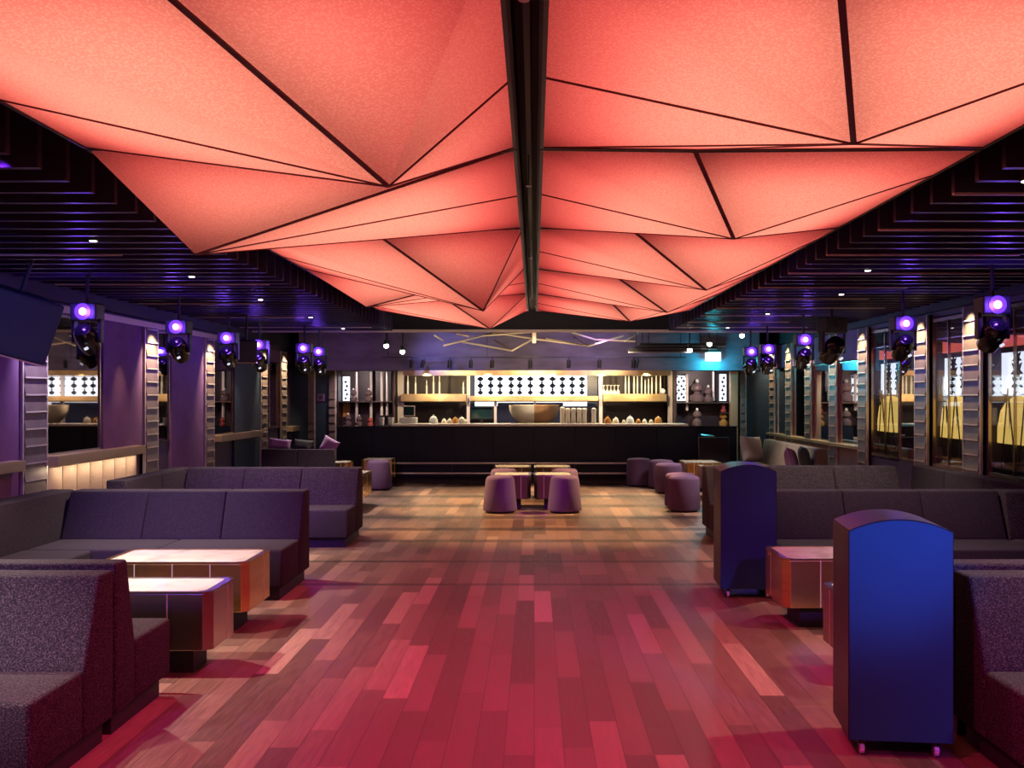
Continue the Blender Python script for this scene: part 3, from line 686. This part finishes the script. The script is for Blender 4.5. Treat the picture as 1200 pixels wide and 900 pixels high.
# ------------------------------------------------------------------ moving heads and speakers
def moving_head(label, loc, rz, lit=True, sc=1.0, glow=16):
    t = thing('moving_head_light', label, 'stage light', loc, rz, 'moving head stage lights'); t.scale = (sc, sc, sc)
    b = bmn(); box(b, -.12, .12, -.1, .1, .03, .19, .015); obj('base', b, 'black', t)
    b = bmn(); lathe(b, [(.015, .19), (.015, (3.04-loc[2])/sc)], n=10); obj('hanger', b, 'black', t)
    b = bmn(); q = Matrix.Rotation(PI/2, 4, 'X'); lathe(b, [(.031, 0), (.036, .004), (.031, .012)], 0, -.1, .11, 20, q)
    obj('display', b, 'violet_led' if lit else 'black', t)
    if lit:
        b = bmn(); lathe(b, [(.075, 0), (.075, .006)], 0, -.1, .11, 20, q); obj('display_halo', b, 'violet_halo', t)  # glowing disc painting the violet halo on the base
    for s in (-1, 1):
        b = bmn(); prism(b, [(s*.105, .05), (s*.135, .05), (s*.135, -.17), (s*.105, -.17)], 'Y', -.04, .04, .008); obj('yoke_arm', b, 'black', t)
    b = bmn(); q = Matrix.Rotation(math.radians(52), 4, 'X')
    lathe(b, [(.045, -.15), (.085, -.13), (.1, -.05), (.1, .06), (.085, .12), (.07, .14)], 0, 0, -.14, 24, q); hd = obj('head', b, 'black_gloss', t, True)
    b = bmn(); lathe(b, [(.066, .139), (.03, .152), (.005, .155)], 0, 0, -.14, 20, q); obj('lens', b, 'black_gloss', hd, True)
    b = bmn(); tube(b, [(.02, -.11, -.235), (.05, -.105, -.22)], .012); obj('lens_glint', b, 'glint', hd)  # glowing stub painting the glint near the lens
    if lit: lamp('POINT', (loc[0]-.0, loc[1]-.2*sc, loc[2]+.11), glow*.55, (.2, .06, 1), size=.03)
    return t
HL = [(97, 365, 9.3), (206, 383, 11.2), (265, 396, 13.2), (302, 404, 14.8), (355, 408, 15.9), (373, 412, 17.0)]
HR = [(1169, 357, 8.5), (1062, 379, 10.7), (944, 398, 13.7), (901, 409, 16.0), (881, 412, 17.0)]
for k, (px, py, Y) in enumerate(HL):
    p = at(px, py, Y); moving_head(f'violet-glowing moving head light under the left slats, {words[k] if k < 5 else "farthest of all"}', (p.x, Y+.1, p.z-.11), 0)
for k, (px, py, Y) in enumerate(HR):
    p = at(px, py, Y); moving_head(f'violet-glowing moving head light under the right slats, {words[k]}', (p.x, Y+.1, p.z-.11), 0)
p = at(975, 385, 12.9); moving_head('unlit black moving head before the right wall, between glowing ones', (p.x, 12.9, p.z-.1), .3, False, 1.25)

def speaker(label, loc, rot, w, h, d, group='black wall speakers'):
    t = thing('loudspeaker', label, 'speaker', loc, 0, group); t.rotation_euler = rot
    b = bmn(); prism(b, [(-w/2, 0), (w/2, 0), (w/2*.7, d), (-w/2*.7, d)], 'Z', -h/2, h/2, .012); obj('cabinet', b, 'speaker', t)
    b = bmn(); box(b, -w/2+.02, w/2-.02, -.012, .0, -h/2+.02, h/2-.02); obj('grille', b, 'speaker', t)
    b = bmn(); box(b, -w/2-.004, w/2+.004, -.01, d*.5, -h/2-.01, -h/2); obj('trim_edge', b, 'tile_edge', t)
    b = bmn(); tube(b, [(0, d*.5, h/2), (0, d*.5, h/2+.66)], .015); obj('hanger', b, 'black', t)
    return t
speaker('big navy loudspeaker tilted down at the upper left frame edge', (-4.2, 8.3, 2.17), (math.radians(14), math.radians(14), .75), .62, .52, .36)
p = at(290, 412, 14.0); speaker('small black loudspeaker between glowing lights on the left', tuple(p), (.15, 0, .5), .27, .3, .22)

# ------------------------------------------------------------------ bar
t = thing('bar_counter', 'long black bar counter across the far end of the room', 'bar', (0, 18.8, 0))
b = bmn(); box(b, -3.62, 3.72, 0, .62, .1, 1.03); obj('front', b, 'counter', t)
b = bmn(); box(b, -3.58, 3.68, .06, .6, 0, .1); obj('kickboard', b, 'plinth', t)
b = bmn(); box(b, -2.62, 2.82, -.06, .66, 1.045, 1.085, .006); obj('counter_top', b, 'stone', t)
b = bmn(); box(b, -3.64, 3.74, -.03, .64, 1.03, 1.046); obj('top_trim', b, 'black_gloss', t)
for x in [-3+.75*i for i in range(9)]: b = bmn(); box(b, x-.006, x+.006, -.006, 0, .12, 1.0); obj('panel_rib', b, 'black_gloss', t)
for z in (.375, .19):
    b = bmn(); tube(b, [(-2.5, -.16, z), (2.4, -.16, z)], .017, 10); r_ = obj('foot_rail', b, 'rail_metal', t)
    b = bmn()
    for x in (-2.4, -1.2, 0, 1.2, 2.3): tube(b, [(x, -.16, z), (x, 0.0, z)], .012)
    obj('rail_bracket', b, 'black', r_)
b = bmn(); tube(b, [at(822, 510, 18.6)-Vector((0, 18.8, 0)), at(836, 511, 18.6)-Vector((0, 18.8, 0)), at(840, 516, 18.6)-Vector((0, 18.8, 0)), at(838, 519, 18.6)-Vector((0, 18.8, 0)), at(823, 519, 18.6)-Vector((0, 18.8, 0))], .014)
tube(b, [(3.2, -.19, .85), (3.2, 0, .85)], .01); obj('gate_handle', b, 'alu', t)

b = bmn(); box(b, -4.6, 4.4, 20.23, 22.39, 2.14, 2.18); struct('trim_8', b, 'black')
t = thing('bar_canopy', 'blue-violet lit canopy bulkhead hanging over the bar', 'canopy', (0, 20.0, 0))
b = bmn(); box(b, -4.6, 4.4, 0, .22, 2.1, 3.0); obj('fascia', b, 'canopy', t)
b = bmn(); box(b, -2.55, 2.66, -.012, .2, 2.0, 2.1); obj('brass_lip', b, 'brass_bar', t)


# back bar unit
t = thing('back_bar', 'lit back bar unit with pale posts and a white glowing screen', 'bar shelving', (0, 21.0, 0))
b = bmn(); box(b, -2.84, 2.84, .3, 1.0, 0, .98); obj('back_counter', b, 'counter', t)
b = bmn(); box(b, -2.84, 2.84, .28, 1.0, .98, 1.02); obj('back_counter_top', b, 'stone', t)
b = bmn(); box(b, -2.84, 2.84, 1.2, 1.24, 1.02, 2.12); obj('back_panel', b, 'backbar', t)
for px0, px1 in ((466, 473), (547, 550.5), (579, 582), (625.5, 628), (702, 706), (783, 788)):
    b = bmn(); box(b, (px0-CX)*21.2/FOC, (px1-CX)*21.2/FOC, .18, .3, 1.02, 2.12 if px0 != 579 else 1.5); obj('post', b, 'post', t)
def shelf(px0, px1, m='brass_bar', z0=1.47, z1=1.64):
    b = bmn(); box(b, (px0-CX)*21/FOC, (px1-CX)*21/FOC, -.02, .42, z0, z0+.02); box(b, (px0-CX)*21/FOC, (px1-CX)*21/FOC, -.02, 0, z0, z1); box(b, (px0-CX)*21/FOC, (px1-CX)*21/FOC, 0, .42, z1-.02, z1-.004); obj('shelf', b, m, t)
shelf(470, 546); shelf(551, 701, 'brass_bar', 1.48, 1.6); shelf(707, 781)
x0, x1 = (553-CX)*22/FOC, (699-CX)*22/FOC
b = bmn(); box(b, x0, x1, 1.08, 1.12, 1.38, 2.1); sc_ = obj('glowing_screen', b, 'backlight', t)
for xa, xb in ((x0-.06, x0+.06), (x1-.2, x1+.02)): b = bmn(); box(b, xa, xb, 1.04, 1.075, 1.38, 2.1); obj('blue_side_panel', b, 'bluecut', t)
b = bmn(); box(b, (583-CX)*22/FOC, (660-CX)*22/FOC, 1.04, 1.075, 1.02, 1.46); obj('lower_panel', b, 'bluecut', t)
lamp('AREA', ((x0+x1)/2, 22.0, 1.8), 10, (.8, .9, 1), ((x0+x1)/2, 18, 1.5), sx=2.4, sy=.4)
# strings of dark beads in front of the screen
def bead_prof():
    pr = [(.004, 1.62)]
    for zc, r, hh in ((1.67, .062, .05), (1.735, .028, .02), (1.815, .07, .055), (1.88, .028, .02), (1.955, .075, .05)):
        pr += [(.008, zc-hh), (r*.75, zc-hh*.45), (r, zc), (r*.75, zc+hh*.45), (.008, zc+hh)]
    return pr+[(.008, 2.1), (.004, 2.12)]
first = None
for k, px in enumerate((563, 575, 586, 599, 609, 621.5, 635, 647.5, 659, 670.5, 682)):
    lab = f'string of dark diamond beads before the white bar screen, {nth(k+1)} from the left'
    loc = ((px-CX)*21.55/FOC, 21.55, 0)
    if first is None:
        b = bmn(); lathe(b, bead_prof(), n=12); first = tag(obj('bead_string', b, 'dark_bead', None, True), lab, 'bead string', 'bead strings before the screen'); first.location = loc
    else:
        o = first.copy(); C.objects.link(o); o.location = loc; o['label'] = lab

def lobj(name, label, cat, prof, m, loc, group, n=16, parts=()):
    b = bmn(); lathe(b, prof, n=n); o = obj(name, b, m, None, True); o.location = loc; tag(o, label, cat, group)
    for pn, pp, pm in parts:
        b = bmn(); lathe(b, pp, n=n); obj(pn, b, pm, o, True)
    return o
BOT = [(.03, 0), (.036, .01), (.036, .2), (.028, .25), (.013, .28), (.013, .36)]
CAP = [(.016, .355), (.016, .385)]
# tall slim bottles on the upper shelves
SH = 1.64
for k, px in enumerate((478, 487, 500, 508, 515, 543)):
    h = (.42, .36, .28, .40, .38, .24)[k]
    lobj('slim_bottle', f'slim pale bottle standing on the left brass bar shelf, {nth(k+1)} from its left post', 'bottle', [(.016, 0), (.02, .01), (.02, h*.6), (.011, h*.7), (.011, h)], 'glassy', ((px-CX)*21.15/FOC, 21.15, SH-.004), 'slim bottles on the left shelf', 12, (('stopper', [(.014, h-.005), (.014, h+.03)], 'smoke'),))
for k in range(5):
    lobj('stem_glass', f'white stemmed glass upside down on the right brass bar shelf, {nth(k+1)} from its left post', 'glass', [(.042, 0), (.036, .06), (.018, .09), (.007, .1), (.007, .16), (.034, .185), (.036, .19)], 'glassy', ((707.5+4.2*k-CX)*21.12/FOC, 21.12, SH-.004), 'stem glasses on the right shelf', 14)
for k, px in enumerate((733, 737, 743, 747, 752, 756, 760, 764, 769, 774)):
    h = (.42, .40, .38, .40, .42, .30, .32, .36, .42, .40)[k]
    lobj('slim_bottle', f'slim pale bottle crowded on the right brass bar shelf, {nth(k+1)} from the glasses', 'bottle', [(.014, 0), (.018, .01), (.02, h*.5), (.014, h*.75), (.01, h)], 'glassy' if k < 7 else 'cream', ((px-CX)*21.2/FOC, 21.2, SH-.004), 'slim bottles on the right shelf', 12, (('stopper', [(.012, h-.005), (.012, h+.025)], 'smoke'),))
lobj('globe_ornament', 'small white globe at the right end of the right brass shelf', 'ornament', [(.01, 0)]+[(.06*math.sin(a), .06-.06*math.cos(a)) for a in [PI*i/12 for i in range(1, 12)]]+[(.005, .12)], 'white', ((779-CX)*20.9/FOC-.02, 21.1, SH-.004), None)
# items on the front counter
CT = 1.085; YC = 19.25
def cx_(px): return (px-CX)*YC/FOC
for k, px in enumerate((659, 665.5, 672, 679, 685, 696)):
    h = .27 if k else .29
    lobj('ceramic_jug', f'tall cream jug on the bar counter right of centre, {nth(k+1)} from the left', 'jug', [(.04, 0), (.045, .01), (.04, h*.6), (.046, h*.85), (.05, h)], 'cream', (cx_(px), YC+.05*(k % 2), CT), 'cream jugs on the bar counter', 18, (('lid', [(.05, h-.004), (.03, h+.015), (.01, h+.02)], 'cream'),))
dome = [(.085, 0)]+[(.085*math.cos(a), .02+.1*math.sin(a)) for a in [PI*i/20 for i in range(10)]]+[(.012, .12), (.012, .14)]
for k, (px, m, s) in enumerate(((508, 'white', 1.2), (520, 'cream', .7), (527, 'cream', .75), (533, 'amber', .95), (541, 'cream', 1.0), (545.5, 'cream', .6))):
    o = lobj('cloche', f'{["large white", "small cream", "cream", "amber", "tall cream", "tiny cream"][k]} round jar on the left of the bar counter, {nth(k+1)} from the till', 'jar', [(r*s*.82, z*s) for r, z in dome], m, (cx_(px), YC+.1*(k % 2), CT), 'round jars on the left counter')
for k, (px, m, s) in enumerate(((712, 'amber', 1.0), (722, 'cream', .9), (731, 'cream', .55), (739, 'white', 1.1), (748, 'amber', .7), (756, 'cream', .65), (763, 'cream', .6), (772, 'amber', 1.05))):
    o = lobj('cloche', f'{["amber", "pale yellow", "tiny cream", "large white", "small amber", "small cream", "little cream", "round amber"][k]} round jar on the right of the bar counter, {nth(k+1)} from the jugs', 'jar', [(r*s*.82, z*s) for r, z in dome], m, (cx_(px), YC+.1*(k % 2), CT), 'round jars on the right counter')
# till and monitor
t = thing('till', 'grey till on the bar counter by the left pale post', 'till', (cx_(479), YC, CT))
b = bmn(); box(b, -.15, .15, -.12, .18, 0, .11, .01); obj('drawer', b, 'white', t)
b = bmn(); box(b, -.10, .12, -.06, .0, .13, .33, .008); obj('monitor', b, 'tile_edge', t)
b = bmn(); box(b, -.085, .105, -.066, -.06, .15, .315); obj('screen', b, 'screen', t)
b = bmn(); box(b, -.02, .02, -.03, .03, .1, .2); obj('stand', b, 'black', t)
t = thing('monitor', 'dark screen behind the bar left of the white dome', 'screen', (0, 21.35, 1.02))
b = bmn(); box(b, (551-CX)*21.3/FOC, (577-CX)*21.3/FOC, 0, .05, .1, .35, .006); obj('casing', b, 'black', t)
b = bmn(); box(b, (552-CX)*21.3/FOC, (576-CX)*21.3/FOC, -.004, 0, .11, .34); obj('panel', b, 'screen', t)
b = bmn(); xm = (564-CX)*21.3/FOC; box(b, xm-.08, xm+.08, -.03, .1, 0, .012); box(b, xm-.02, xm+.02, .01, .04, .01, .12); obj('stand', b, 'black', t)
# big bowl behind the counter, its lit and shaded halves painted in
def half_lathe(bm, prof, a0, a1, n=16):
    rings = [[bm.verts.new((r_*(1+.012*(i % 2))*math.cos(a0+(a1-a0)*i/n), r_*(1+.012*(i % 2))*math.sin(a0+(a1-a0)*i/n), z)) for i in range(n+1)] for r_, z in prof]
    for p, q in zip(rings, rings[1:]):
        for i in range(n): bm.faces.new((p[i], p[i+1], q[i+1], q[i]))
t = thing('display_bowl', 'huge ribbed bowl behind the bar, lit half painted pale, shaded half painted copper', 'bowl', ((626-CX)*20.3/FOC, 20.3, 1.0))
BP = [(.04, .0), (.2, .02), (.34, .09), (.44, .20), (.485, .31), (.495, .42), (.48, .42), (.465, .31), (.42, .21), (.32, .11), (.18, .045), (.02, .03)]
b = bmn(); half_lathe(b, BP, PI/2, 3*PI/2, 24); obj('lit_half', b, 'cream', t, True)
b = bmn(); half_lathe(b, BP, -PI/2, PI/2, 24); obj('shaded_half', b, 'copper', t, True)
b = bmn(); box(b, -.25, .25, -.2, .2, -1.0, -.02); obj('stand', b, 'counter', t)

# side display cases left and right of the bar
def side_case(label, x0, x1, rods, strips, shelves, YY=20.9):
    t = thing('display_case', label, 'display case', (0, YY, 0))
    b = bmn(); box(b, x0, x1, .4, .44, .3, 2.12); box(b, x0, x0+.03, 0, .4, .3, 2.12); box(b, x1-.03, x1, 0, .4, .3, 2.12); obj('carcass', b, 'backbar', t)
    b = bmn(); box(b, x0, x1, .0, .44, 0, .98); obj('cupboard', b, 'counter', t)
    for px, z0, z1 in rods:
        x = (px-CX)*YY/FOC; b = bmn(); tube(b, [(x, .2, z0), (x, .2, z1)], .03, 12); obj('rod', b, 'post', t)
    for pa, pb, z0, z1, m in strips:
        b = bmn(); box(b, (pa-CX)*YY/FOC, (pb-CX)*YY/FOC, .36, .39, z0, z1); st = obj('lit_panel', b, m, t)
        if m == 'backlight':
            b = bmn(); z = z0+.05; i = 0
            while z < z1-.03:
                xm = ((pa+pb)/2+(.9 if i % 2 else -.7)*(pb-pa)/8-CX)*YY/FOC; r = .045
                prism(b, leaf_poly(xm, z, r, 4), 'Y', .345, .36)
                if pb-pa > 12:
                    for q_ in (-.1, .1): prism(b, leaf_poly(xm+q_, z+.02, r, 4), 'Y', .345, .36)
                z += .085; i += 1
            obj('star_motif', b, 'dark_bead', st)
    for z in shelves:
        b = bmn(); box(b, x0+.03, x1-.03, .02, .38, z-.02, z); obj('shelf', b, 'brass_dim', t)
    return t
side_case('dark display case left of the bar with pale rods', -4.03, -2.86, ((416, 1.05, 2.1), (433, 1.05, 2.1), (445.5, 1.2, 2.1), (452, 1.2, 2.1)), ((398, 406, 1.5, 2.0, 'backlight'), (398, 406, 1.16, 1.46, 'amber')), (1.49, .98))
side_case('display case right of the bar with star-patterned glowing strips', 2.88, 4.12, ((807, 1.3, 2.05), (838, 1.5, 2.1)), ((791.5, 808, 1.5, 2.02, 'backlight'), (847, 855, 1.5, 2.05, 'backlight')), (1.47, .98))
DEC = [(.05, 0), (.09, .01), (.10, .05), (.095, .1), (.05, .13), (.045, .15), (.08, .18), (.085, .22), (.06, .27), (.02, .29)]
for k, (px, z, m, s, lab) in enumerate(((414, 1.49, 'smoke', .8, 'round-headed dark decanter on the left display shelf, nearer the patterned strip'), (432, 1.49, 'smoke', .8, 'round-headed dark decanter on the left display shelf, nearer the bar'),
        (408, .98, 'smoke', .8, 'squat dark bottle on the lower left display, by the amber strip'), (421, .98, 'smoke', .7, 'squat dark bottle on the lower left display, middle one'), (434, .98, 'redglass', .6, 'squat reddish bottle on the lower left display, bar side'),
        (817, 1.47, 'smoke', 1.4, 'tall brown double-globe decanter on the right display shelf'), (830, 1.47, 'smoke', 1.05, 'dark hatted decanter beside the double-globe one on the right'),
        (817, .98, 'smoke', 1.1, 'dark jar on the lower shelf of the right display'), (848, .98, 'amber', .95, 'amber bottle low in the right display below the red one'), (848, 1.26, 'redglass', .6, 'red flask in the right display above the amber bottle'))):
    loc = ((px-CX)*21.05/FOC, 21.05, z)
    if m == 'redglass' and z > 1:
        b = bmn(); box(b, -.1, .1, -.12, .12, -.02, 0); sh = obj('bracket_shelf', b, 'brass_dim'); sh.location = loc; tag(sh, 'little brass shelf carrying the red flask in the right display', 'shelf'); 
    lobj('decanter', lab, 'bottle', [(r*s, zz*s) for r, zz in DEC], m, loc, 'decanters in the display cases', 16, (('stopper', [(.02*s, .285*s), (.028*s, .31*s), (.01*s, .34*s)], 'glassy'),))
for k, px in enumerate((447, 458)):
    lobj('drink_tumbler', f'pale blue-white tumbler on the left end of the bar, {nth(k+1)} from the display', 'glass', [(.035, 0), (.05, .01), (.055, .15), (.05, .15)], 'white', ((px-CX)*19.2/FOC, 19.2, 1.046), 'tumblers at the left bar end')

# gold post beside the right display, blue wall piece
b = bmn(); box(b, (856-CX)*20.7/FOC, (865-CX)*20.7/FOC, 20.7, 20.85, .3, 2.1, .01); tag(obj('gold_post', b, 'gold_strip'), 'tall gold post at the right end of the bar displays', 'post')
b = bmn(); box(b, 4.2, 4.88, 21.1, 21.3, 0, 2.1); tag(obj('wall_panel', b, 'teal'), 'dark blue wall panel between gold post and right mirrors', 'wall panel')
b = bmn(); box(b, -4.9, -4.05, 20.7, 20.9, 0, 2.2); tag(obj('wall_panel', b, 'teal'), 'near-black wall panel between left wall and bar display', 'wall panel')
t = thing('wall_speaker', 'small square violet-lit box on the far left wall panel', 'speaker', ((376-CX)*20.69/FOC, 20.69, H-(466-CY)*20.69/FOC))
b = bmn(); box(b, -.075, .075, -.05, .01, -.075, .075, .008); obj('case', b, 'purple', t)
b = bmn(); q = Matrix.Rotation(PI/2, 4, 'X'); lathe(b, [(.045, 0), (.045, .008), (.03, .004)], 0, -.048, 0, 18, q); obj('cone', b, 'wall', t)
for k, px in enumerate((365, 389.5)):
    t = thing('shingled_pilaster', f'slim grey shingled pilaster on the far left wall panel, {"nearer the wall" if k == 0 else "nearer the bar"}', 'pilaster', ((px-CX)*20.69/FOC, 20.69, 0), -PI/2, 'shingled wall pilasters')
    b = bmn(); z = .1
    while z < 2.15:
        prism(b, [(0, z), (.07, z), (.03, z+.16), (0, z+.16)], 'Y', -.06, .06); z += .16
    obj('shingle_tiles', b, 'tile', t)
    b = bmn(); box(b, 0, .04, .06, .085, .1, 2.2); obj('side_strip', b, 'tile_edge', t)
t = thing('shingled_pilaster', 'slim grey shingled pilaster between the gold post and blue wall panel', 'pilaster', ((890.5-CX)*20.69/FOC-.35, 20.69, 0), -PI/2, 'shingled wall pilasters')
b = bmn(); z = .3
while z < 2.1:
    prism(b, [(0, z), (.07, z), (.03, z+.16), (0, z+.16)], 'Y', -.05, .05); z += .16
obj('shingle_tiles', b, 'tile', t)
b = bmn(); box(b, 0, .04, .05, .07, .3, 2.2); obj('side_strip', b, 'tile_edge', t)

# exit sign
p = at(835.5, 418, 19.9)
t = thing('exit_sign', 'glowing pale green exit sign box on the teal-lit wall above the bar', 'sign', (p.x, 19.9, p.z))
b = bmn(); box(b, -.155, .155, -.03, .03, .085, .17); box(b, -.02, .02, 0, .1, .1, .14); obj('mount_box', b, 'black', t)
b = bmn(); box(b, -.15, .15, -.02, .02, -.085, .085, .004); obj('glowing_panel', b, 'exit', t)
lamp('POINT', (p.x-.02, 19.78, p.z-.12), 40, TEAL, size=.08)
lamp('SPOT', (4.2, 17.9, 2.3), 14, (.03, .6, .8), (4.9, 19.5, 2.4), .05, 90, 1)

# track spotlights in front of the canopy
b = bmn(); box(b, -2.9, 2.9, 19.55, 19.58, 2.33, 2.35)
for x in (-2.8, -.9, .9, 2.8): box(b, x-.006, x+.006, 19.56, 19.572, 2.35, 2.98)
tag(obj('light_track', b, 'black'), 'thin black lighting track hanging before the bar canopy', 'light track')
for k, px in enumerate((482, 497, 527, 552, 577, 622, 667, 703, 743, 748.5)):
    t = thing('track_spotlight', f'black cylinder spotlight on the bar track, {nth(k+1)} from the left', 'spotlight', ((px-CX)*19.5/FOC, 19.565, 2.33), 0, 'spotlights on the bar track')
    b = bmn(); lathe(b, [(.012, -.05), (.012, 0)], n=10); obj('stem', b, 'black', t)
    b = bmn(); q = Matrix.Rotation((.25 if k in (1, 9) else .05), 4, 'Y'); lathe(b, [(.035, -.2), (.038, -.195), (.038, -.05), (.03, -.045)], 0, 0, 0, 16, q); obj('can', b, 'black', t, True)
# bare spots seen as points of light around the bar
for k, (px, py, Y) in enumerate(((453, 407, 18.4), (472, 414, 18.4), (808, 412, 18.4), (831, 405, 18.4), (869, 395, 18.4))):
    p = at(px, py, Y)
    t = thing('ceiling_spot', f'bright point spotlight above the bar ends, {nth(k+1)} from the left', 'spotlight', tuple(p), 0, 'point spotlights above the bar')
    b = bmn(); lathe(b, [(.035, .0), (.05, .05), (.05, .13), (.012, .14), (.012, 2.99-p.z)], n=14); obj('can', b, 'black', t)
    b = bmn(); q = Matrix.Rotation(math.radians(60), 4, 'X'); lathe(b, [(.045, 0), (.04, .025), (.01, .035)], 0, -.03, .02, 16, q); obj('lens', b, 'lamp_white', t)

# open wire frame over the bar, same folds as the light panels
t = thing('wire_canopy', 'open folded frame of brass tubes hanging above the bar', 'wire frame', (0, 18.6, 0))
def wp(px, py, Y): return at(px, py, Y)-Vector((0, 18.6, 0))
WIRES = [((509, 393, 18.3), (519, 399, 18.6)), ((520, 405, 18.2), (580, 390, 18.9)), ((541, 400.5, 18.7), (600, 411, 18.2)), ((580, 399, 18.9), (600, 411, 18.2)), ((600, 411, 18.2), (625, 397, 18.6)),
         ((535, 391, 18.9), (550, 394, 18.9)), ((640, 397, 18.8), (690, 405.5, 18.2)), ((673, 395, 18.9), (690, 405.5, 18.2)), ((690, 405.5, 18.2), (730, 393.5, 18.8)), ((670, 389.5, 18.4), (698, 398, 18.9)),
         ((732, 399.5, 18.2), (750, 388, 18.8)), ((625, 397, 18.6), (690, 405.5, 18.2)), ((580, 390, 18.9), (625, 397, 18.6)), ((698, 398, 18.9), (745, 400, 18.9)), ((560, 394, 18.7), (625, 389, 18.9))]
for a, c in WIRES:
    b = bmn(); tube(b, [wp(*a), wp(*c)], .016, 8); obj('brass_tube', b, 'wire', t)
b = bmn(); x = (626-CX)*18.6/FOC; box(b, x-.035, x+.035, -.03, .03, wp(626, 402, 18.6).z, 2.99); obj('hanger', b, 'wire', t)
# black duct arms at the right above the bar
for k, (pa, pb, py, Y) in enumerate(((736, 830, 413, 18.5), (743, 840, 409.5, 18.7), (750, 850, 406, 18.9))):
    a, c = at(pa, py, Y), at(pb, py, Y)
    t = thing('ceiling_rail', f'thin metal-edged ceiling rail right of the wire frame, {["lowest", "middle", "highest"][k]} of three', 'rail', ((a.x+c.x)/2, Y, a.z), 0, 'ceiling rails above the bar')
    h = (c.x-a.x)/2; b = bmn(); box(b, -h, h, -.02, .02, 0, .06); obj('rail_body', b, 'black', t)
    b = bmn(); box(b, -h, h, -.024, -.018, -.008, .012); obj('metal_edge', b, 'alu', t)
    b = bmn()
    for xx in (-h*.8, h*.8): box(b, xx-.008, xx+.008, -.008, .008, .06, 2.99-a.z)
    obj('hanger', b, 'black', t)
